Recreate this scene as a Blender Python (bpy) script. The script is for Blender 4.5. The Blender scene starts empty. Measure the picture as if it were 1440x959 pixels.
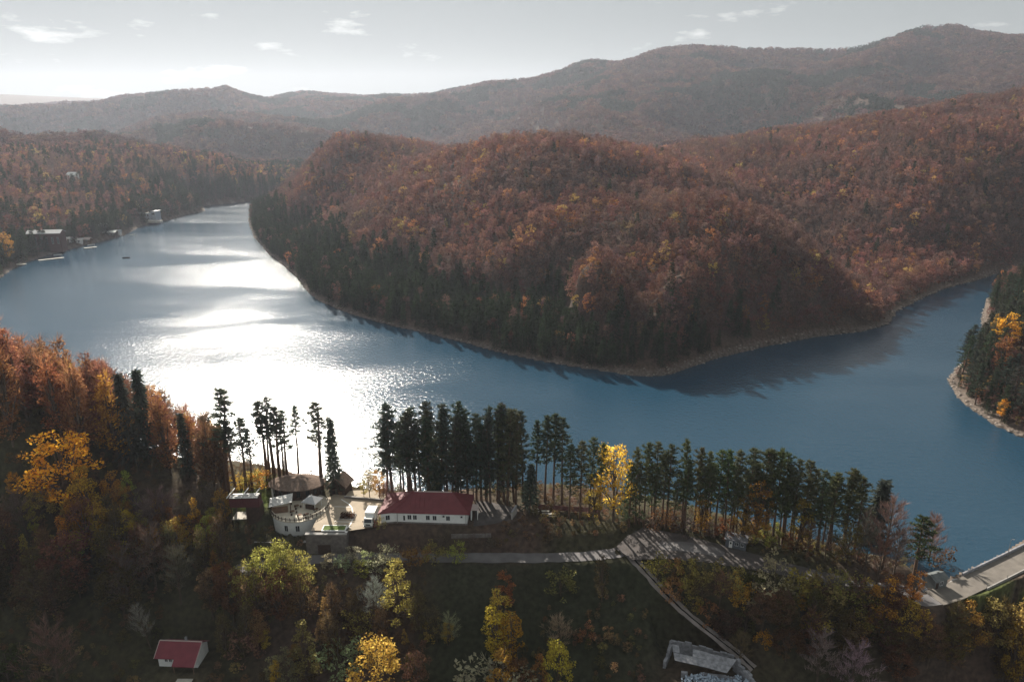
import bpy, math
import numpy as np
from mathutils import Vector

rng = np.random.default_rng(11)
R = math.radians
S = bpy.context.scene
COL = S.collection

# ------------------------------------------------------------------ camera, sky, sun, exposure
PITCH = R(17.2); FPX = 1000.0; CAMZ = 100.0
cam_d = bpy.data.cameras.new('camera'); cam_d.sensor_width = 36.0; cam_d.lens = 36.0 * FPX / 1440.0
cam_d.clip_start = 1.0; cam_d.clip_end = 40000.0
cam = bpy.data.objects.new('camera', cam_d); COL.objects.link(cam)
cam.location = (0, 0, CAMZ); cam.rotation_euler = (math.pi / 2 - PITCH, 0, 0)
S.camera = cam

SUN_EL = R(29.5); SUN_AZ = R(-20.0)            # azimuth from +Y, negative = towards the left
SUN_DIR = Vector((math.sin(SUN_AZ) * math.cos(SUN_EL), math.cos(SUN_AZ) * math.cos(SUN_EL), math.sin(SUN_EL)))
world = bpy.data.worlds.new('World'); S.world = world; world.use_nodes = True
nt = world.node_tree; nt.nodes.clear()
w_out = nt.nodes.new('ShaderNodeOutputWorld'); w_bg = nt.nodes.new('ShaderNodeBackground')
sky = nt.nodes.new('ShaderNodeTexSky'); sky.sky_type = 'NISHITA'; sky.sun_disc = False
sky.sun_elevation = SUN_EL; sky.sun_rotation = SUN_AZ
sky.air_density = 1.0; sky.dust_density = 0.5; sky.ozone_density = 1.0; sky.altitude = 500
w_bg.inputs['Strength'].default_value = 0.05
# thin drifting cloud wisps all round the sky
tc = nt.nodes.new('ShaderNodeTexCoord'); mp = nt.nodes.new('ShaderNodeMapping')
mp.inputs['Scale'].default_value = (9.0, 9.0, 34.0); mp.inputs['Location'].default_value = (1.3, 0.4, 2.2)
nz = nt.nodes.new('ShaderNodeTexNoise'); nz.inputs['Scale'].default_value = 1.0; nz.inputs['Detail'].default_value = 6.0
nz.inputs['Roughness'].default_value = 0.55
cr = nt.nodes.new('ShaderNodeValToRGB'); cr.color_ramp.elements[0].position = 0.59; cr.color_ramp.elements[1].position = 0.70
cr.color_ramp.elements[1].color = (0.55, 0.55, 0.55, 1)
mx = nt.nodes.new('ShaderNodeMixRGB'); mx.inputs[2].default_value = (11.0, 10.9, 10.6, 1)
nt.links.new(tc.outputs['Generated'], mp.inputs[0]); nt.links.new(mp.outputs[0], nz.inputs[0])
nt.links.new(nz.outputs[0], cr.inputs[0]); nt.links.new(cr.outputs[0], mx.inputs[0])
veil = nt.nodes.new('ShaderNodeMixRGB'); veil.inputs[0].default_value = 0.97; veil.inputs[2].default_value = (3.42, 3.68, 3.66, 1)   # thin high cloud veil over the whole sky
nt.links.new(sky.outputs[0], veil.inputs[1]); nt.links.new(veil.outputs[0], mx.inputs[1]); nt.links.new(mx.outputs[0], w_bg.inputs[0])
nt.links.new(w_bg.outputs[0], w_out.inputs[0])

sun_d = bpy.data.lights.new('sun', 'SUN'); sun_d.energy = 4.8; sun_d.angle = R(0.53); sun_d.color = (1.0, 0.93, 0.82)
sun = bpy.data.objects.new('sun', sun_d); COL.objects.link(sun)
sun.rotation_euler = SUN_DIR.to_track_quat('Z', 'Y').to_euler(); sun.location = (-400, 900, 600)
S.view_settings.view_transform = 'Standard'; S.view_settings.look = 'None'
S.view_settings.gamma = 1.0; S.view_settings.use_curve_mapping = False
S.view_settings.exposure = 1.05
S.render.engine = 'CYCLES'
cy = S.cycles; cy.use_denoising = True; cy.max_bounces = 6; cy.diffuse_bounces = 3; cy.glossy_bounces = 3
cy.transmission_bounces = 4; cy.volume_bounces = 1; cy.transparent_max_bounces = 8
cy.caustics_reflective = False; cy.caustics_refractive = False; cy.sample_clamp_indirect = 6.0; cy.sample_clamp_direct = 30.0

# ------------------------------------------------------------------ pixel helpers (photo 1440 x 959)
CP, SP = math.cos(PITCH), math.sin(PITCH)
def ray(u, v):
    dx = (u - 720.0) / FPX; dy = -(v - 479.5) / FPX
    return np.array([dx, CP + dy * SP, -SP + dy * CP])
def G(u, v, z):
    d = ray(u, v); t = (z - CAMZ) / d[2]; return np.array([d[0] * t, d[1] * t, z])
def PY(u, v, Y, drop=0.0):
    d = ray(u, v); t = Y / d[1]; return np.array([d[0] * t, Y, CAMZ + d[2] * t - drop])
def zat(v, Y):
    d = ray(720, v); return CAMZ + d[2] * Y / d[1]
def project(p):
    x, y, z = p[..., 0], p[..., 1], p[..., 2] - CAMZ
    dep = y * CP - z * SP; up = y * SP + z * CP
    return 720 + FPX * x / dep, 479.5 - FPX * up / dep, dep

# ------------------------------------------------------------------ numpy noise
def vnoise(x, y, seed=0):
    xi = np.floor(x).astype(np.int64); yi = np.floor(y).astype(np.int64)
    fx = x - xi; fy = y - yi; fx = fx * fx * (3 - 2 * fx); fy = fy * fy * (3 - 2 * fy)
    def h(a, b):
        n = (a * 374761393 + b * 668265263 + seed * 1274126177) & 0x7fffffff
        n = ((n ^ (n >> 13)) * 1274126177) & 0x7fffffff
        return ((n ^ (n >> 16)) & 0xffff) / 65535.0
    return (h(xi, yi) * (1 - fx) + h(xi + 1, yi) * fx) * (1 - fy) + (h(xi, yi + 1) * (1 - fx) + h(xi + 1, yi + 1) * fx) * fy
def fbm(x, y, oct=4, seed=0):
    a, s, t = 1.0, 0.0, 0.0
    for i in range(oct):
        s = s + a * vnoise(x * 2 ** i, y * 2 ** i, seed + i * 7); t += a; a *= 0.5
    return s / t
def sstep(a, b, x):
    t = np.clip((x - a) / (b - a), 0, 1); return t * t * (3 - 2 * t)

def poly_dist(P, poly, closed=True):
    """distance to a polyline and (if closed) inside flag; P (n,2)"""
    poly = np.asarray(poly, float); n = len(poly); d2 = np.full(len(P), 1e18); ins = np.zeros(len(P), bool); tt = np.zeros(len(P)); best = np.zeros(len(P), int)
    for i in range(n if closed else n - 1):
        a = poly[i]; b = poly[(i + 1) % n]; ab = b - a; L = ab @ ab + 1e-9
        t = np.clip(((P - a) @ ab) / L, 0, 1); q = a + t[:, None] * ab; dd = ((P - q) ** 2).sum(1)
        m = dd < d2; d2[m] = dd[m]; best[m] = i; tt[m] = t[m]
        if closed:
            c = ((a[1] > P[:, 1]) != (b[1] > P[:, 1]))
            xc = (b[0] - a[0]) * (P[:, 1] - a[1]) / (b[1] - a[1] + 1e-12) + a[0]
            ins ^= c & (P[:, 0] < xc)
    return np.sqrt(d2), ins, best, tt

# ------------------------------------------------------------------ lake outline (traced on the water level, z = 0)
def g2(u, v): return G(u, v, 0.0)[:2]
DAM = [(86.5, 126.8), (92, 128.6), (98.5, 131.6), (120.4, 143.2), (151.4, 160.2), (193.5, 185.2), (226.5, 207)]
near_shore = [(-480, 250), (-300, 232), (-200, 222), (-140, 210), (-100, 200), (-78, 188), (-60, 179), (-40, 175), (-20, 174),
              (0, 174), (15, 174), (28, 171), (40, 169), (52, 163), (64, 156), (75, 149), (84, 142), (92, 139)]
dam_side = [(97, 138.4), (119, 149.5), (150, 166.5), (185, 188), (196, 200)]
headland = [g2(1440, 618), g2(1400, 600), g2(1370, 580), g2(1345, 560), g2(1333, 535), g2(1345, 518), (205, 300), (222, 322), (238, 345),
            (250, 365), g2(1385, 435), g2(1388, 420), (300, 410), (380, 425), (650, 450)]
penin = [(650, 540), (420, 520), g2(1400, 385), g2(1370, 395), g2(1335, 405), g2(1300, 420), g2(1264, 438), g2(1252, 457), g2(1220, 465), g2(1150, 473), g2(1080, 486),
         g2(1010, 503), g2(965, 518), g2(940, 527), g2(915, 529), g2(880, 527), g2(820, 519), g2(760, 509), g2(700, 496), g2(660, 485), g2(610, 472), g2(560, 461), g2(520, 451), g2(480, 438),
         g2(445, 422), g2(428, 408), g2(415, 390), g2(400, 376), g2(375, 356), g2(358, 335), g2(349, 310), g2(353, 295), (-285, 900), (-240, 960)]
left_shore = [(-300, 985), g2(285, 290), g2(288, 297), g2(262, 302), g2(240, 309), g2(198, 318), g2(175, 331), g2(140, 340), g2(100, 350), g2(62, 361), g2(30, 372), g2(0, 393), (-420, 440), (-480, 430)]
LAKE = np.array([tuple(p) for p in near_shore + dam_side + headland + penin + left_shore])

# ------------------------------------------------------------------ terrain: control heights -> thin plate spline in (azimuth, log distance)
ctl = []
def C(*p): ctl.append(tuple(np.asarray(p, float)) if len(p) == 3 else tuple(p[0]))
# near side: valley below the road
for u, v, z in [(450, 784, 2.8), (550, 784, 2.8), (650, 784, 2.8), (760, 783, 3), (860, 780, 3.6), (900, 765, 4), (1000, 778, 4), (1100, 800, 4), (1190, 815, 4), (1280, 815, 4),
                (1000, 748, 5), (1100, 765, 5), (900, 732, 6), (800, 715, 7), (1200, 785, 4.5), (700, 705, 7),
                (650, 830, 0), (650, 900, -6), (650, 955, -10), (850, 840, -2), (850, 920, -8), (760, 955, -11), (1000, 870, -3), (1000, 930, -9.5), (1080, 955, -11),
                (1100, 850, 0), (1200, 880, -3), (1200, 950, -12), (1300, 900, -7), (1400, 950, -14), (1400, 880, -8), (1250, 840, 1), (1330, 850, -2),
                (262, 935, -8.3), (450, 950, -11), (450, 850, -2), (540, 900, -6.5), (330, 900, -6), (360, 800, 2), (0, 640, 25), (100, 640, 21), (200, 660, 14), (290, 685, 9.5), (0, 700, 15), (0, 800, 5), (0, 900, -3), (150, 750, 6), (150, 850, -1),
                (250, 800, 1), (300, 750, 4.5), (150, 950, -9), (0, 955, -7), (60, 950, -8), (1370, 832, 1.8), (1400, 838, 0.8), (1440, 840, -0.5), (1360, 850, -2)]:
    C(G(u, v, z))
for p in [(-130, 168, 28), (-128, 176, 26), (-105, 176, 17), (-82, 170, 10), (-66, 157, 8.5), (-110, 190, 6), (-150, 195, 12), (-190, 190, 25), (-190, 150, 36), (-180, 110, 14), (-160, 80, 4),
          (-52, 157, 7), (-40, 156, 8), (-20, 155, 8), (0, 158, 7.5), (0, 95, -14), (0, 60, -14), (80, 90, -18), (-60, 80, -12), (-110, 60, 0), (0, 30, -10), (120, 60, -12), (160, 100, -10), (190, 150, 2),
          (60, 30, -10), (-60, 30, -8), (240, 120, 30), (-40, 168, 5), (-20, 167, 5)]:
    C(*p)
# lake bed
for p in [(-60, 230, -8), (0, 230, -9), (60, 200, -9), (110, 200, -10), (-150, 300, -9), (-220, 400, -9), (-280, 600, -9), (-270, 800, -6), (120, 260, -10), (170, 230, -8), (230, 330, -8), (260, 420, -8), (450, 480, -8), (-350, 330, -9), (-250, 240, -6)]:
    C(*p)
# right headland
for p in [(215, 245, 26), (205, 272, 20), (225, 300, 34), (250, 332, 40), (262, 352, 36), (240, 285, 44), (290, 300, 64), (300, 360, 48), (350, 300, 75), (235, 215, 22), (300, 240, 60), (420, 380, 60), (270, 385, 14)]:
    C(*p)
# peninsula dome
T = 17.0
for u, v, Y in [(760, 193, 520), (850, 193, 520), (930, 197, 530), (690, 196, 540), (620, 206, 610), (570, 191, 760), (520, 182, 800), (470, 190, 800), (430, 206, 790), (385, 238, 770),
                (1000, 250, 470), (900, 218, 505), (1100, 285, 430), (1150, 325, 402), (1210, 385, 372), (1000, 190, 760), (1100, 176, 790), (1200, 160, 800), (1300, 149, 800), (1440, 133, 800),
                (740, 330, 385), (640, 310, 430), (540, 300, 500), (480, 290, 560), (430, 300, 620), (850, 330, 375), (900, 400, 325), (800, 420, 330), (600, 400, 380), (520, 380, 430), (700, 260, 450), (820, 250, 450)]:
    C(PY(u, v, Y, T))
for p in [(95, 343, 31), (122, 362, 33), (150, 372, 27), (70, 320, 27), (30, 330, 24), (90, 395, 50), (212, 462, 6), (228, 530, 26), (170, 600, 55), (270, 560, 42), (340, 560, 50), (330, 640, 72), (420, 560, 50), (500, 640, 85), (100, 640, 60), (-60, 700, 58), (222, 434, 2.5), (243, 464, 9), (285, 512, 34), (300, 490, 12),
          (158, 392, 32), (166, 412, 36), (560, 800, 120), (700, 700, 120), (-230, 800, 30), (-100, 900, 45), (-200, 950, 25), (100, 900, 40), (300, 1000, 70)]:
    C(*p)
# left shore hill
for p in [(-420, 520, 12), (-480, 560, 24), (-440, 640, 20), (-520, 700, 36), (-400, 720, 13), (-620, 640, 50), (-650, 900, 62), (-520, 950, 52), (-420, 1000, 40), (-330, 1050, 18), (-250, 1080, 16), (-380, 850, 14), (-600, 450, 30), (-800, 700, 70), (-180, 1100, 18)]:
    C(*p)
# far ridges
for u, v, Y in [(0, 168, 2100), (60, 165, 2100), (110, 152, 2200), (150, 142, 2250), (190, 130, 2300), (240, 128, 2300), (300, 125, 2300), (400, 122, 2300), (480, 119, 2250), (560, 121, 2250), (610, 126, 2200), (680, 117, 2200), (750, 101, 2200),
                (800, 101, 2200), (870, 85, 2250), (950, 67, 2300), (1050, 68, 2300), (1190, 67, 2300), (1280, 53, 2300), (1350, 43, 2300), (1440, 37, 2300), (1600, 30, 2300), (-150, 165, 2100),
                (285, 152, 1600), (230, 180, 1500), (380, 160, 1650), (450, 175, 1450), (650, 165, 1650), (740, 150, 1750), (900, 130, 1800), (1000, 150, 1600), (1150, 130, 1700), (1300, 115, 1600), (1440, 95, 1700), (150, 195, 1500), (60, 190, 1600)]:
    C(PY(u, v, Y, 44 if u < 560 else 32 if u < 820 else 24 if u < 1250 else 8 if u < 1400 else -14))
for p in [(-300, 1250, 30), (-100, 1300, 45), (150, 1250, 60), (400, 1250, 80), (700, 1150, 110), (-600, 1350, 45), (-900, 1200, 60), (950, 1100, 130), (-1000, 1600, 60), (-700, 1700, 60)]:
    C(*p)
for u, v, Y in [(-150, 138, 5000), (0, 133, 5000), (60, 138, 5000), (130, 143, 4700), (190, 150, 4500), (70, 150, 3600), (20, 158, 3300), (130, 142, 3600)]:
    C(PY(u, v, Y, 0))
for u in (300, 500, 700, 900, 1100, 1300, 1500):
    p = PY(u, 150, 5000); C(p[0], p[1], 230); p = PY(u, 150, 3300); C(p[0], p[1], 190)
for u in (-150, 100, 400, 700, 1000, 1300, 1600):
    p = PY(u, 150, 8000); C(p[0], p[1], 150)
ctl = np.array(ctl)
def warp(x, y): return np.stack([np.arctan2(x, y), np.log(np.hypot(x, y))], -1)
_Q = warp(ctl[:, 0], ctl[:, 1])
def _phi(r2): return 0.5 * r2 * np.log(r2 + 1e-12)
_D = ((_Q[:, None] - _Q[None]) ** 2).sum(-1); _n = len(_Q)
_A = np.zeros((_n + 3, _n + 3)); _A[:_n, :_n] = _phi(_D) + np.eye(_n) * 2e-5; _A[:_n, _n] = 1; _A[:_n, _n + 1:] = _Q; _A[_n:, :_n] = _A[:_n, _n:].T
_scale = np.exp(_Q[:, 1])                                        # heights relative to the distance keep the spline well behaved
_w = np.linalg.solve(_A, np.concatenate([ctl[:, 2] / _scale, [0, 0, 0]]))
def tps(x, y):
    q = warp(x, y); out = np.empty(len(q))
    for s in range(0, len(q), 20000):
        b = q[s:s + 20000]; d = ((b[:, None] - _Q[None]) ** 2).sum(-1)
        out[s:s + 20000] = _phi(d) @ _w[:_n] + _w[_n] + b @ _w[_n + 1:]
    return out * np.exp(q[:, 1])

NT, NR = 620, 640
TH = np.linspace(R(-52), R(52), NT); LR = np.linspace(math.log(36), math.log(6300), NR)
tg, lg = np.meshgrid(TH, LR)                                      # rows = distance
GX = (np.exp(lg) * np.sin(tg)).ravel(); GY = (np.exp(lg) * np.cos(tg)).ravel()
GZ = tps(GX, GY)
PXY = np.stack([GX, GY], -1)
rr = np.hypot(GX, GY)
dl, inl, _, _ = poly_dist(PXY, LAKE)
land = np.where(inl, 0, 1) * sstep(2, 60, dl)
midf = sstep(230, 320, rr)
GZ += land * midf * sstep(4500, 1500, rr) * (fbm(GX / 90, GY / 90, 4, 3) - 0.5) * 24
rg = 1 - np.abs(2 * fbm(GX / 560 + 3.1, GY / 640, 3, 21) - 1)
GZ -= sstep(1050, 1500, rr) * ((1 - rg) * 165 - 20) * sstep(5200, 3000, rr)
GZ += (1 - midf) * (fbm(GX / 14, GY / 14, 3, 9) - 0.5) * 1.6 * land
# shoreline
GZ = np.where(inl, np.minimum(GZ, -0.15 - 0.22 * np.minimum(dl, 25)), GZ)
lowb = 0.15 + np.where(dl < 3, 0.16 * dl, 0.48 + 0.42 * (dl - 3))
GZ = np.where(~inl & (dl < 11), np.maximum(GZ, lowb), GZ)
across = (~inl) & (rr > 245) & (rr < 1300)
GZ = np.where(across, np.minimum(np.maximum(GZ, np.minimum(lowb, 3.5) + 0.02 * dl), 0.15 + np.where(GX > 40, 0.95, 0.62) * dl + 0.002 * dl ** 2), GZ)
# right shore of the peninsula is cut steeper, as is the bank behind the round house
def flatten(poly, z, fall):
    global GZ
    d, ins, _, _ = poly_dist(PXY, poly); d = np.where(ins, 0, d); w = sstep(fall, 0, d); GZ = GZ * (1 - w) + z * w
def flatten_line(pts, half, fall):
    global GZ
    pts = np.asarray(pts, float); d, _, b, t = poly_dist(PXY, pts[:, :2], False)
    zz = pts[b, 2] * (1 - t) + pts[np.minimum(b + 1, len(pts) - 1), 2] * t
    w = sstep(half + fall, half, d); GZ = GZ * (1 - w) + (zz - 0.12) * w
PLAT = 8.0
PARK = [(-66, 158), (-60, 151.5), (-49, 147), (-47.5, 146), (-38.6, 146), (-38, 147), (-28, 148.2), (-9, 147.6), (-4, 149), (2, 151.5), (3, 157), (-6, 163), (-26, 163), (-38, 166), (-60, 167), (-66, 164)]
flatten(PARK, PLAT - 0.06, 2.2)
flatten([(-60, 150.5), (-47.5, 147.2), (-45, 150), (-50, 153), (-58, 153)], 4.2, 1.2)
def smooth(pts, n=6):
    pts = np.asarray(pts, float); out = []
    P = np.vstack([2 * pts[0] - pts[1], pts, 2 * pts[-1] - pts[-2]])
    for i in range(1, len(P) - 2):
        for k in range(n):
            t = k / n; a, b, c, d = P[i - 1], P[i], P[i + 1], P[i + 2]
            out.append(0.5 * ((2 * b) + (c - a) * t + (2 * a - 5 * b + 4 * c - d) * t ** 2 + (3 * b - a - 3 * c + d) * t ** 3))
    out.append(pts[-1]); return np.array(out)
ROAD = smooth([G(330, 800, 2.0), G(420, 788, 2.6), G(500, 784, 2.8), G(600, 784, 2.8), G(700, 784, 2.9), G(800, 783, 3.1), G(860, 778, 3.6), G(900, 768, 4.2), G(960, 768, 4.4), G(1040, 783, 4.3), G(1120, 803, 4.1), G(1190, 822, 4.0), G(1260, 828, 3.9), (86.5, 126.8, 3.6), (92, 128.6, 3.6)])
TRACK = smooth([G(880, 775, 3.9), G(900, 795, 3.0), G(930, 828, 0.2), G(965, 862, -2.8), G(1010, 898, -6.2), G(1045, 926, -8.6), G(1075, 958, -10.8), G(1110, 1010, -12.5)])
APRON = [G(865, 772, 4)[:2], G(882, 752, 4.6)[:2], G(905, 738, 5)[:2], G(960, 748, 5)[:2], G(1030, 768, 4.7)[:2], G(1110, 792, 4.4)[:2], G(1190, 812, 4.1)[:2], G(1180, 826, 4)[:2], G(1090, 808, 4.1)[:2], G(1000, 792, 4.2)[:2], G(930, 786, 4.2)[:2], G(890, 790, 3.8)[:2]]
flatten(APRON, 4.3, 2.5)
flatten_line(ROAD, 2.2, 3.0); flatten_line(TRACK, 1.5, 2.5)
HOUSE = (-69.0, 123.3, -8.0)
flatten([(-76, 119), (-62, 119), (-62, 128), (-76, 128)], -8.1, 4)
RUIN = G(1000, 925, -9.5)
flatten([(RUIN[0] - 10, RUIN[1] - 8), (RUIN[0] + 9, RUIN[1] - 8), (RUIN[0] + 8, RUIN[1] + 3), (RUIN[0] - 10, RUIN[1] + 6)], -9.7, 3)
DEM = GZ.reshape(NR, NT)
def ground(x, y):
    x = np.atleast_1d(np.asarray(x, float)); y = np.atleast_1d(np.asarray(y, float))
    a = (np.arctan2(x, y) - TH[0]) / (TH[1] - TH[0]); b = (np.log(np.hypot(x, y)) - LR[0]) / (LR[1] - LR[0])
    a = np.clip(a, 0, NT - 1.001); b = np.clip(b, 0, NR - 1.001); i = a.astype(int); j = b.astype(int); fa = a - i; fb = b - j
    return (DEM[j, i] * (1 - fa) + DEM[j, i + 1] * fa) * (1 - fb) + (DEM[j + 1, i] * (1 - fa) + DEM[j + 1, i + 1] * fa) * fb
def gz(x, y): return float(ground(x, y)[0])
def hit(u, v, tmax=3000):
    d = ray(u, v); t = 60.0
    ts = np.concatenate([np.arange(60, 400, 0.4), np.geomspace(400, tmax, 2500)])
    h = CAMZ + d[2] * ts - ground(d[0] * ts, d[1] * ts)
    k = np.argmax(h < 0)
    t = ts[k] if h[k] < 0 else ts[-1]
    return np.array([d[0] * t, d[1] * t, gz(d[0] * t, d[1] * t)])

# ------------------------------------------------------------------ materials
def new_mat(name):
    m = bpy.data.materials.new(name); m.use_nodes = True; n = m.node_tree; n.nodes.clear()
    o = n.nodes.new('ShaderNodeOutputMaterial'); return m, n, o
def N(n, t, **kw):
    x = n.nodes.new(t)
    for k, v in kw.items(): setattr(x, k, v)
    return x
def plain(name, col, rough=0.8, var=0.18, scale=1.5, bump=0.0, spec=0.3, metal=0.0):
    m, n, o = new_mat(name); b = N(n, 'ShaderNodeBsdfPrincipled'); n.links.new(b.outputs[0], o.inputs[0])
    t = N(n, 'ShaderNodeTexCoord'); z = N(n, 'ShaderNodeTexNoise'); z.inputs['Scale'].default_value = scale; z.inputs['Detail'].default_value = 6
    n.links.new(t.outputs['Object'], z.inputs['Vector'])
    r = N(n, 'ShaderNodeValToRGB'); e = r.color_ramp.elements; e[0].position = 0.3; e[1].position = 0.7
    e[0].color = (*[c * (1 - var) for c in col], 1); e[1].color = (*[min(1, c * (1 + var)) for c in col], 1)
    n.links.new(z.outputs[0], r.inputs[0]); n.links.new(r.outputs[0], b.inputs['Base Color'])
    b.inputs['Roughness'].default_value = rough; b.inputs['Specular IOR Level'].default_value = spec; b.inputs['Metallic'].default_value = metal
    if bump:
        bp = N(n, 'ShaderNodeBump'); bp.inputs['Strength'].default_value = bump; bp.inputs['Distance'].default_value = 0.05
        n.links.new(z.outputs[0], bp.inputs['Height']); n.links.new(bp.outputs[0], b.inputs['Normal'])
    return m
def leaf_mat(name, transl=0.4, src='object', sat=1.0):
    """crown colour comes from the object's own colour (single trees) or the instance's tint (forest)"""
    m, n, o = new_mat(name)
    if src == 'object':
        oi = N(n, 'ShaderNodeObjectInfo'); colr = oi.outputs['Color']
    else:
        at = N(n, 'ShaderNodeAttribute', attribute_type='INSTANCER', attribute_name='tint'); colr = at.outputs['Color']
    geo = N(n, 'ShaderNodeNewGeometry')
    hs = N(n, 'ShaderNodeHueSaturation'); mr = N(n, 'ShaderNodeMapRange'); mr.inputs['To Min'].default_value = 0.55; mr.inputs['To Max'].default_value = 1.5
    n.links.new(geo.outputs['Random Per Island'], mr.inputs['Value']); n.links.new(mr.outputs[0], hs.inputs['Value'])
    mh = N(n, 'ShaderNodeMapRange'); mh.inputs['To Min'].default_value = 0.485; mh.inputs['To Max'].default_value = 0.515
    n.links.new(geo.outputs['Random Per Island'], mh.inputs['Value']); n.links.new(mh.outputs[0], hs.inputs['Hue'])
    n.links.new(colr, hs.inputs['Color'])
    d = N(n, 'ShaderNodeBsdfDiffuse'); t = N(n, 'ShaderNodeBsdfTranslucent'); mxs = N(n, 'ShaderNodeMixShader'); mxs.inputs[0].default_value = transl
    n.links.new(hs.outputs[0], d.inputs[0]); n.links.new(hs.outputs[0], t.inputs[0])
    n.links.new(d.outputs[0], mxs.inputs[1]); n.links.new(t.outputs[0], mxs.inputs[2]); n.links.new(mxs.outputs[0], o.inputs[0])
    return m
M = {}
M['leaf'] = leaf_mat('autumn_leaves', 0.6)
M['needle'] = leaf_mat('pine_needles', 0.3)
M['twig'] = leaf_mat('bare_twigs', 0.1)
M['f_leaf'] = leaf_mat('forest_leaves', 0.35, 'inst')
M['bark'] = plain('bark', (0.10, 0.072, 0.052), 0.95, 0.35, 3.0)
M['bark_pine'] = plain('pine_bark', (0.115, 0.068, 0.045), 0.95, 0.35, 3.0)
M['white_wall'] = plain('white_render', (0.78, 0.78, 0.77), 0.9, 0.06, 1.2)
M['red_roof'] = plain('red_sheet_roof', (0.165, 0.038, 0.043), 0.6, 0.15, 0.7)
M['red_house_roof'] = plain('crimson_roof', (0.19, 0.036, 0.048), 0.5, 0.12, 0.7)
M['ridge'] = plain('pale_ridge_metal', (0.55, 0.45, 0.42), 0.5, 0.1)
M['dark_roof'] = plain('dark_shingles', (0.17, 0.125, 0.10), 1.0, 0.3, 2.0, 0.4, 0.05)
M['dark_wood'] = plain('dark_timber', (0.06, 0.036, 0.026), 0.85, 0.3, 2.0)
M['maroon'] = plain('maroon_boards', (0.10, 0.028, 0.03), 0.7, 0.2, 1.2)
M['white_paint'] = plain('white_paint', (0.8, 0.79, 0.76), 0.6, 0.06, 2.0)
M['grey_sheet'] = plain('grey_canopy', (0.42, 0.42, 0.43), 0.5, 0.1)
M['concrete'] = plain('concrete', (0.34, 0.32, 0.30), 0.92, 0.2, 0.9, 0.3)
M['old_concrete'] = plain('weathered_concrete', (0.27, 0.27, 0.29), 0.95, 0.35, 1.4, 0.5)
M['terrace'] = plain('cream_terrace_tiles', (0.62, 0.55, 0.44), 0.8, 0.1, 1.0)
M['stone_wall'] = plain('stone_wall', (0.16, 0.14, 0.13), 0.95, 0.3, 1.6, 0.5)
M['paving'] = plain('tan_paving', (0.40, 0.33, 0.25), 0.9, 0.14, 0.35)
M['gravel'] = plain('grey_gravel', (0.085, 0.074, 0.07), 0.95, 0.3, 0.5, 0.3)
M['asphalt'] = plain('worn_asphalt', (0.15, 0.14, 0.14), 0.92, 0.22, 0.4)
M['dam_road'] = plain('pale_dam_road', (0.17, 0.15, 0.13), 0.9, 0.18, 0.6)
M['dirt'] = plain('dirt_track', (0.27, 0.235, 0.22), 0.95, 0.25, 0.6)
M['glass'] = plain('dark_glass', (0.02, 0.025, 0.03), 0.08, 0.1, 1.0, 0, 0.6)
M['frame'] = plain('window_frame', (0.7, 0.7, 0.7), 0.6, 0.05)
M['black'] = plain('black_rubber', (0.02, 0.02, 0.02), 0.8, 0.2)
M['chrome'] = plain('grey_metal', (0.3, 0.3, 0.31), 0.4, 0.1, 2.0, 0, 0.5, 0.6)
M['lamp'] = plain('headlight_glass', (0.75, 0.75, 0.72), 0.15, 0.05)
M['brown_wall'] = plain('brown_boards', (0.16, 0.095, 0.06), 0.9, 0.25)
M['brick'] = plain('brick_base', (0.24, 0.12, 0.09), 0.9, 0.25, 2.0)
M['wood_deck'] = plain('pale_deck_boards', (0.50, 0.46, 0.40), 0.85, 0.18, 1.0)
M['rock'] = plain('shore_rock', (0.24, 0.20, 0.17), 0.95, 0.3, 0.6, 0.6)
M['soil_green'] = plain('planter_grass', (0.09, 0.13, 0.03), 0.95, 0.35, 2.0)
M['blue_tarp'] = plain('pale_blue_sheet', (0.40, 0.47, 0.56), 0.6, 0.15)
M['red_car'] = plain('red_paint', (0.30, 0.03, 0.03), 0.4, 0.1)

# terrain: vertex colour from what grows where, plus grain
mt, n, o = new_mat('terrain_ground'); b = N(n, 'ShaderNodeBsdfPrincipled'); n.links.new(b.outputs[0], o.inputs[0])
at = N(n, 'ShaderNodeAttribute', attribute_name='tone'); tcd = N(n, 'ShaderNodeTexCoord')
z1 = N(n, 'ShaderNodeTexNoise'); z1.inputs['Scale'].default_value = 0.9; z1.inputs['Detail'].default_value = 8; n.links.new(tcd.outputs['Object'], z1.inputs['Vector'])
r1 = N(n, 'ShaderNodeMapRange'); r1.inputs['From Min'].default_value = 0.3; r1.inputs['From Max'].default_value = 0.7; r1.inputs['To Min'].default_value = 0.55; r1.inputs['To Max'].default_value = 1.45; n.links.new(z1.outputs[0], r1.inputs[0])
ml = N(n, 'ShaderNodeVectorMath', operation='SCALE'); n.links.new(at.outputs['Color'], ml.inputs[0]); n.links.new(r1.outputs[0], ml.inputs['Scale'])
n.links.new(ml.outputs[0], b.inputs['Base Color']); b.inputs['Roughness'].default_value = 1.0; b.inputs['Specular IOR Level'].default_value = 0.1
bp = N(n, 'ShaderNodeBump'); bp.inputs['Strength'].default_value = 0.7; bp.inputs['Distance'].default_value = 0.35; n.links.new(z1.outputs[0], bp.inputs['Height']); n.links.new(bp.outputs[0], b.inputs['Normal'])
M['terrain'] = mt

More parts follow.
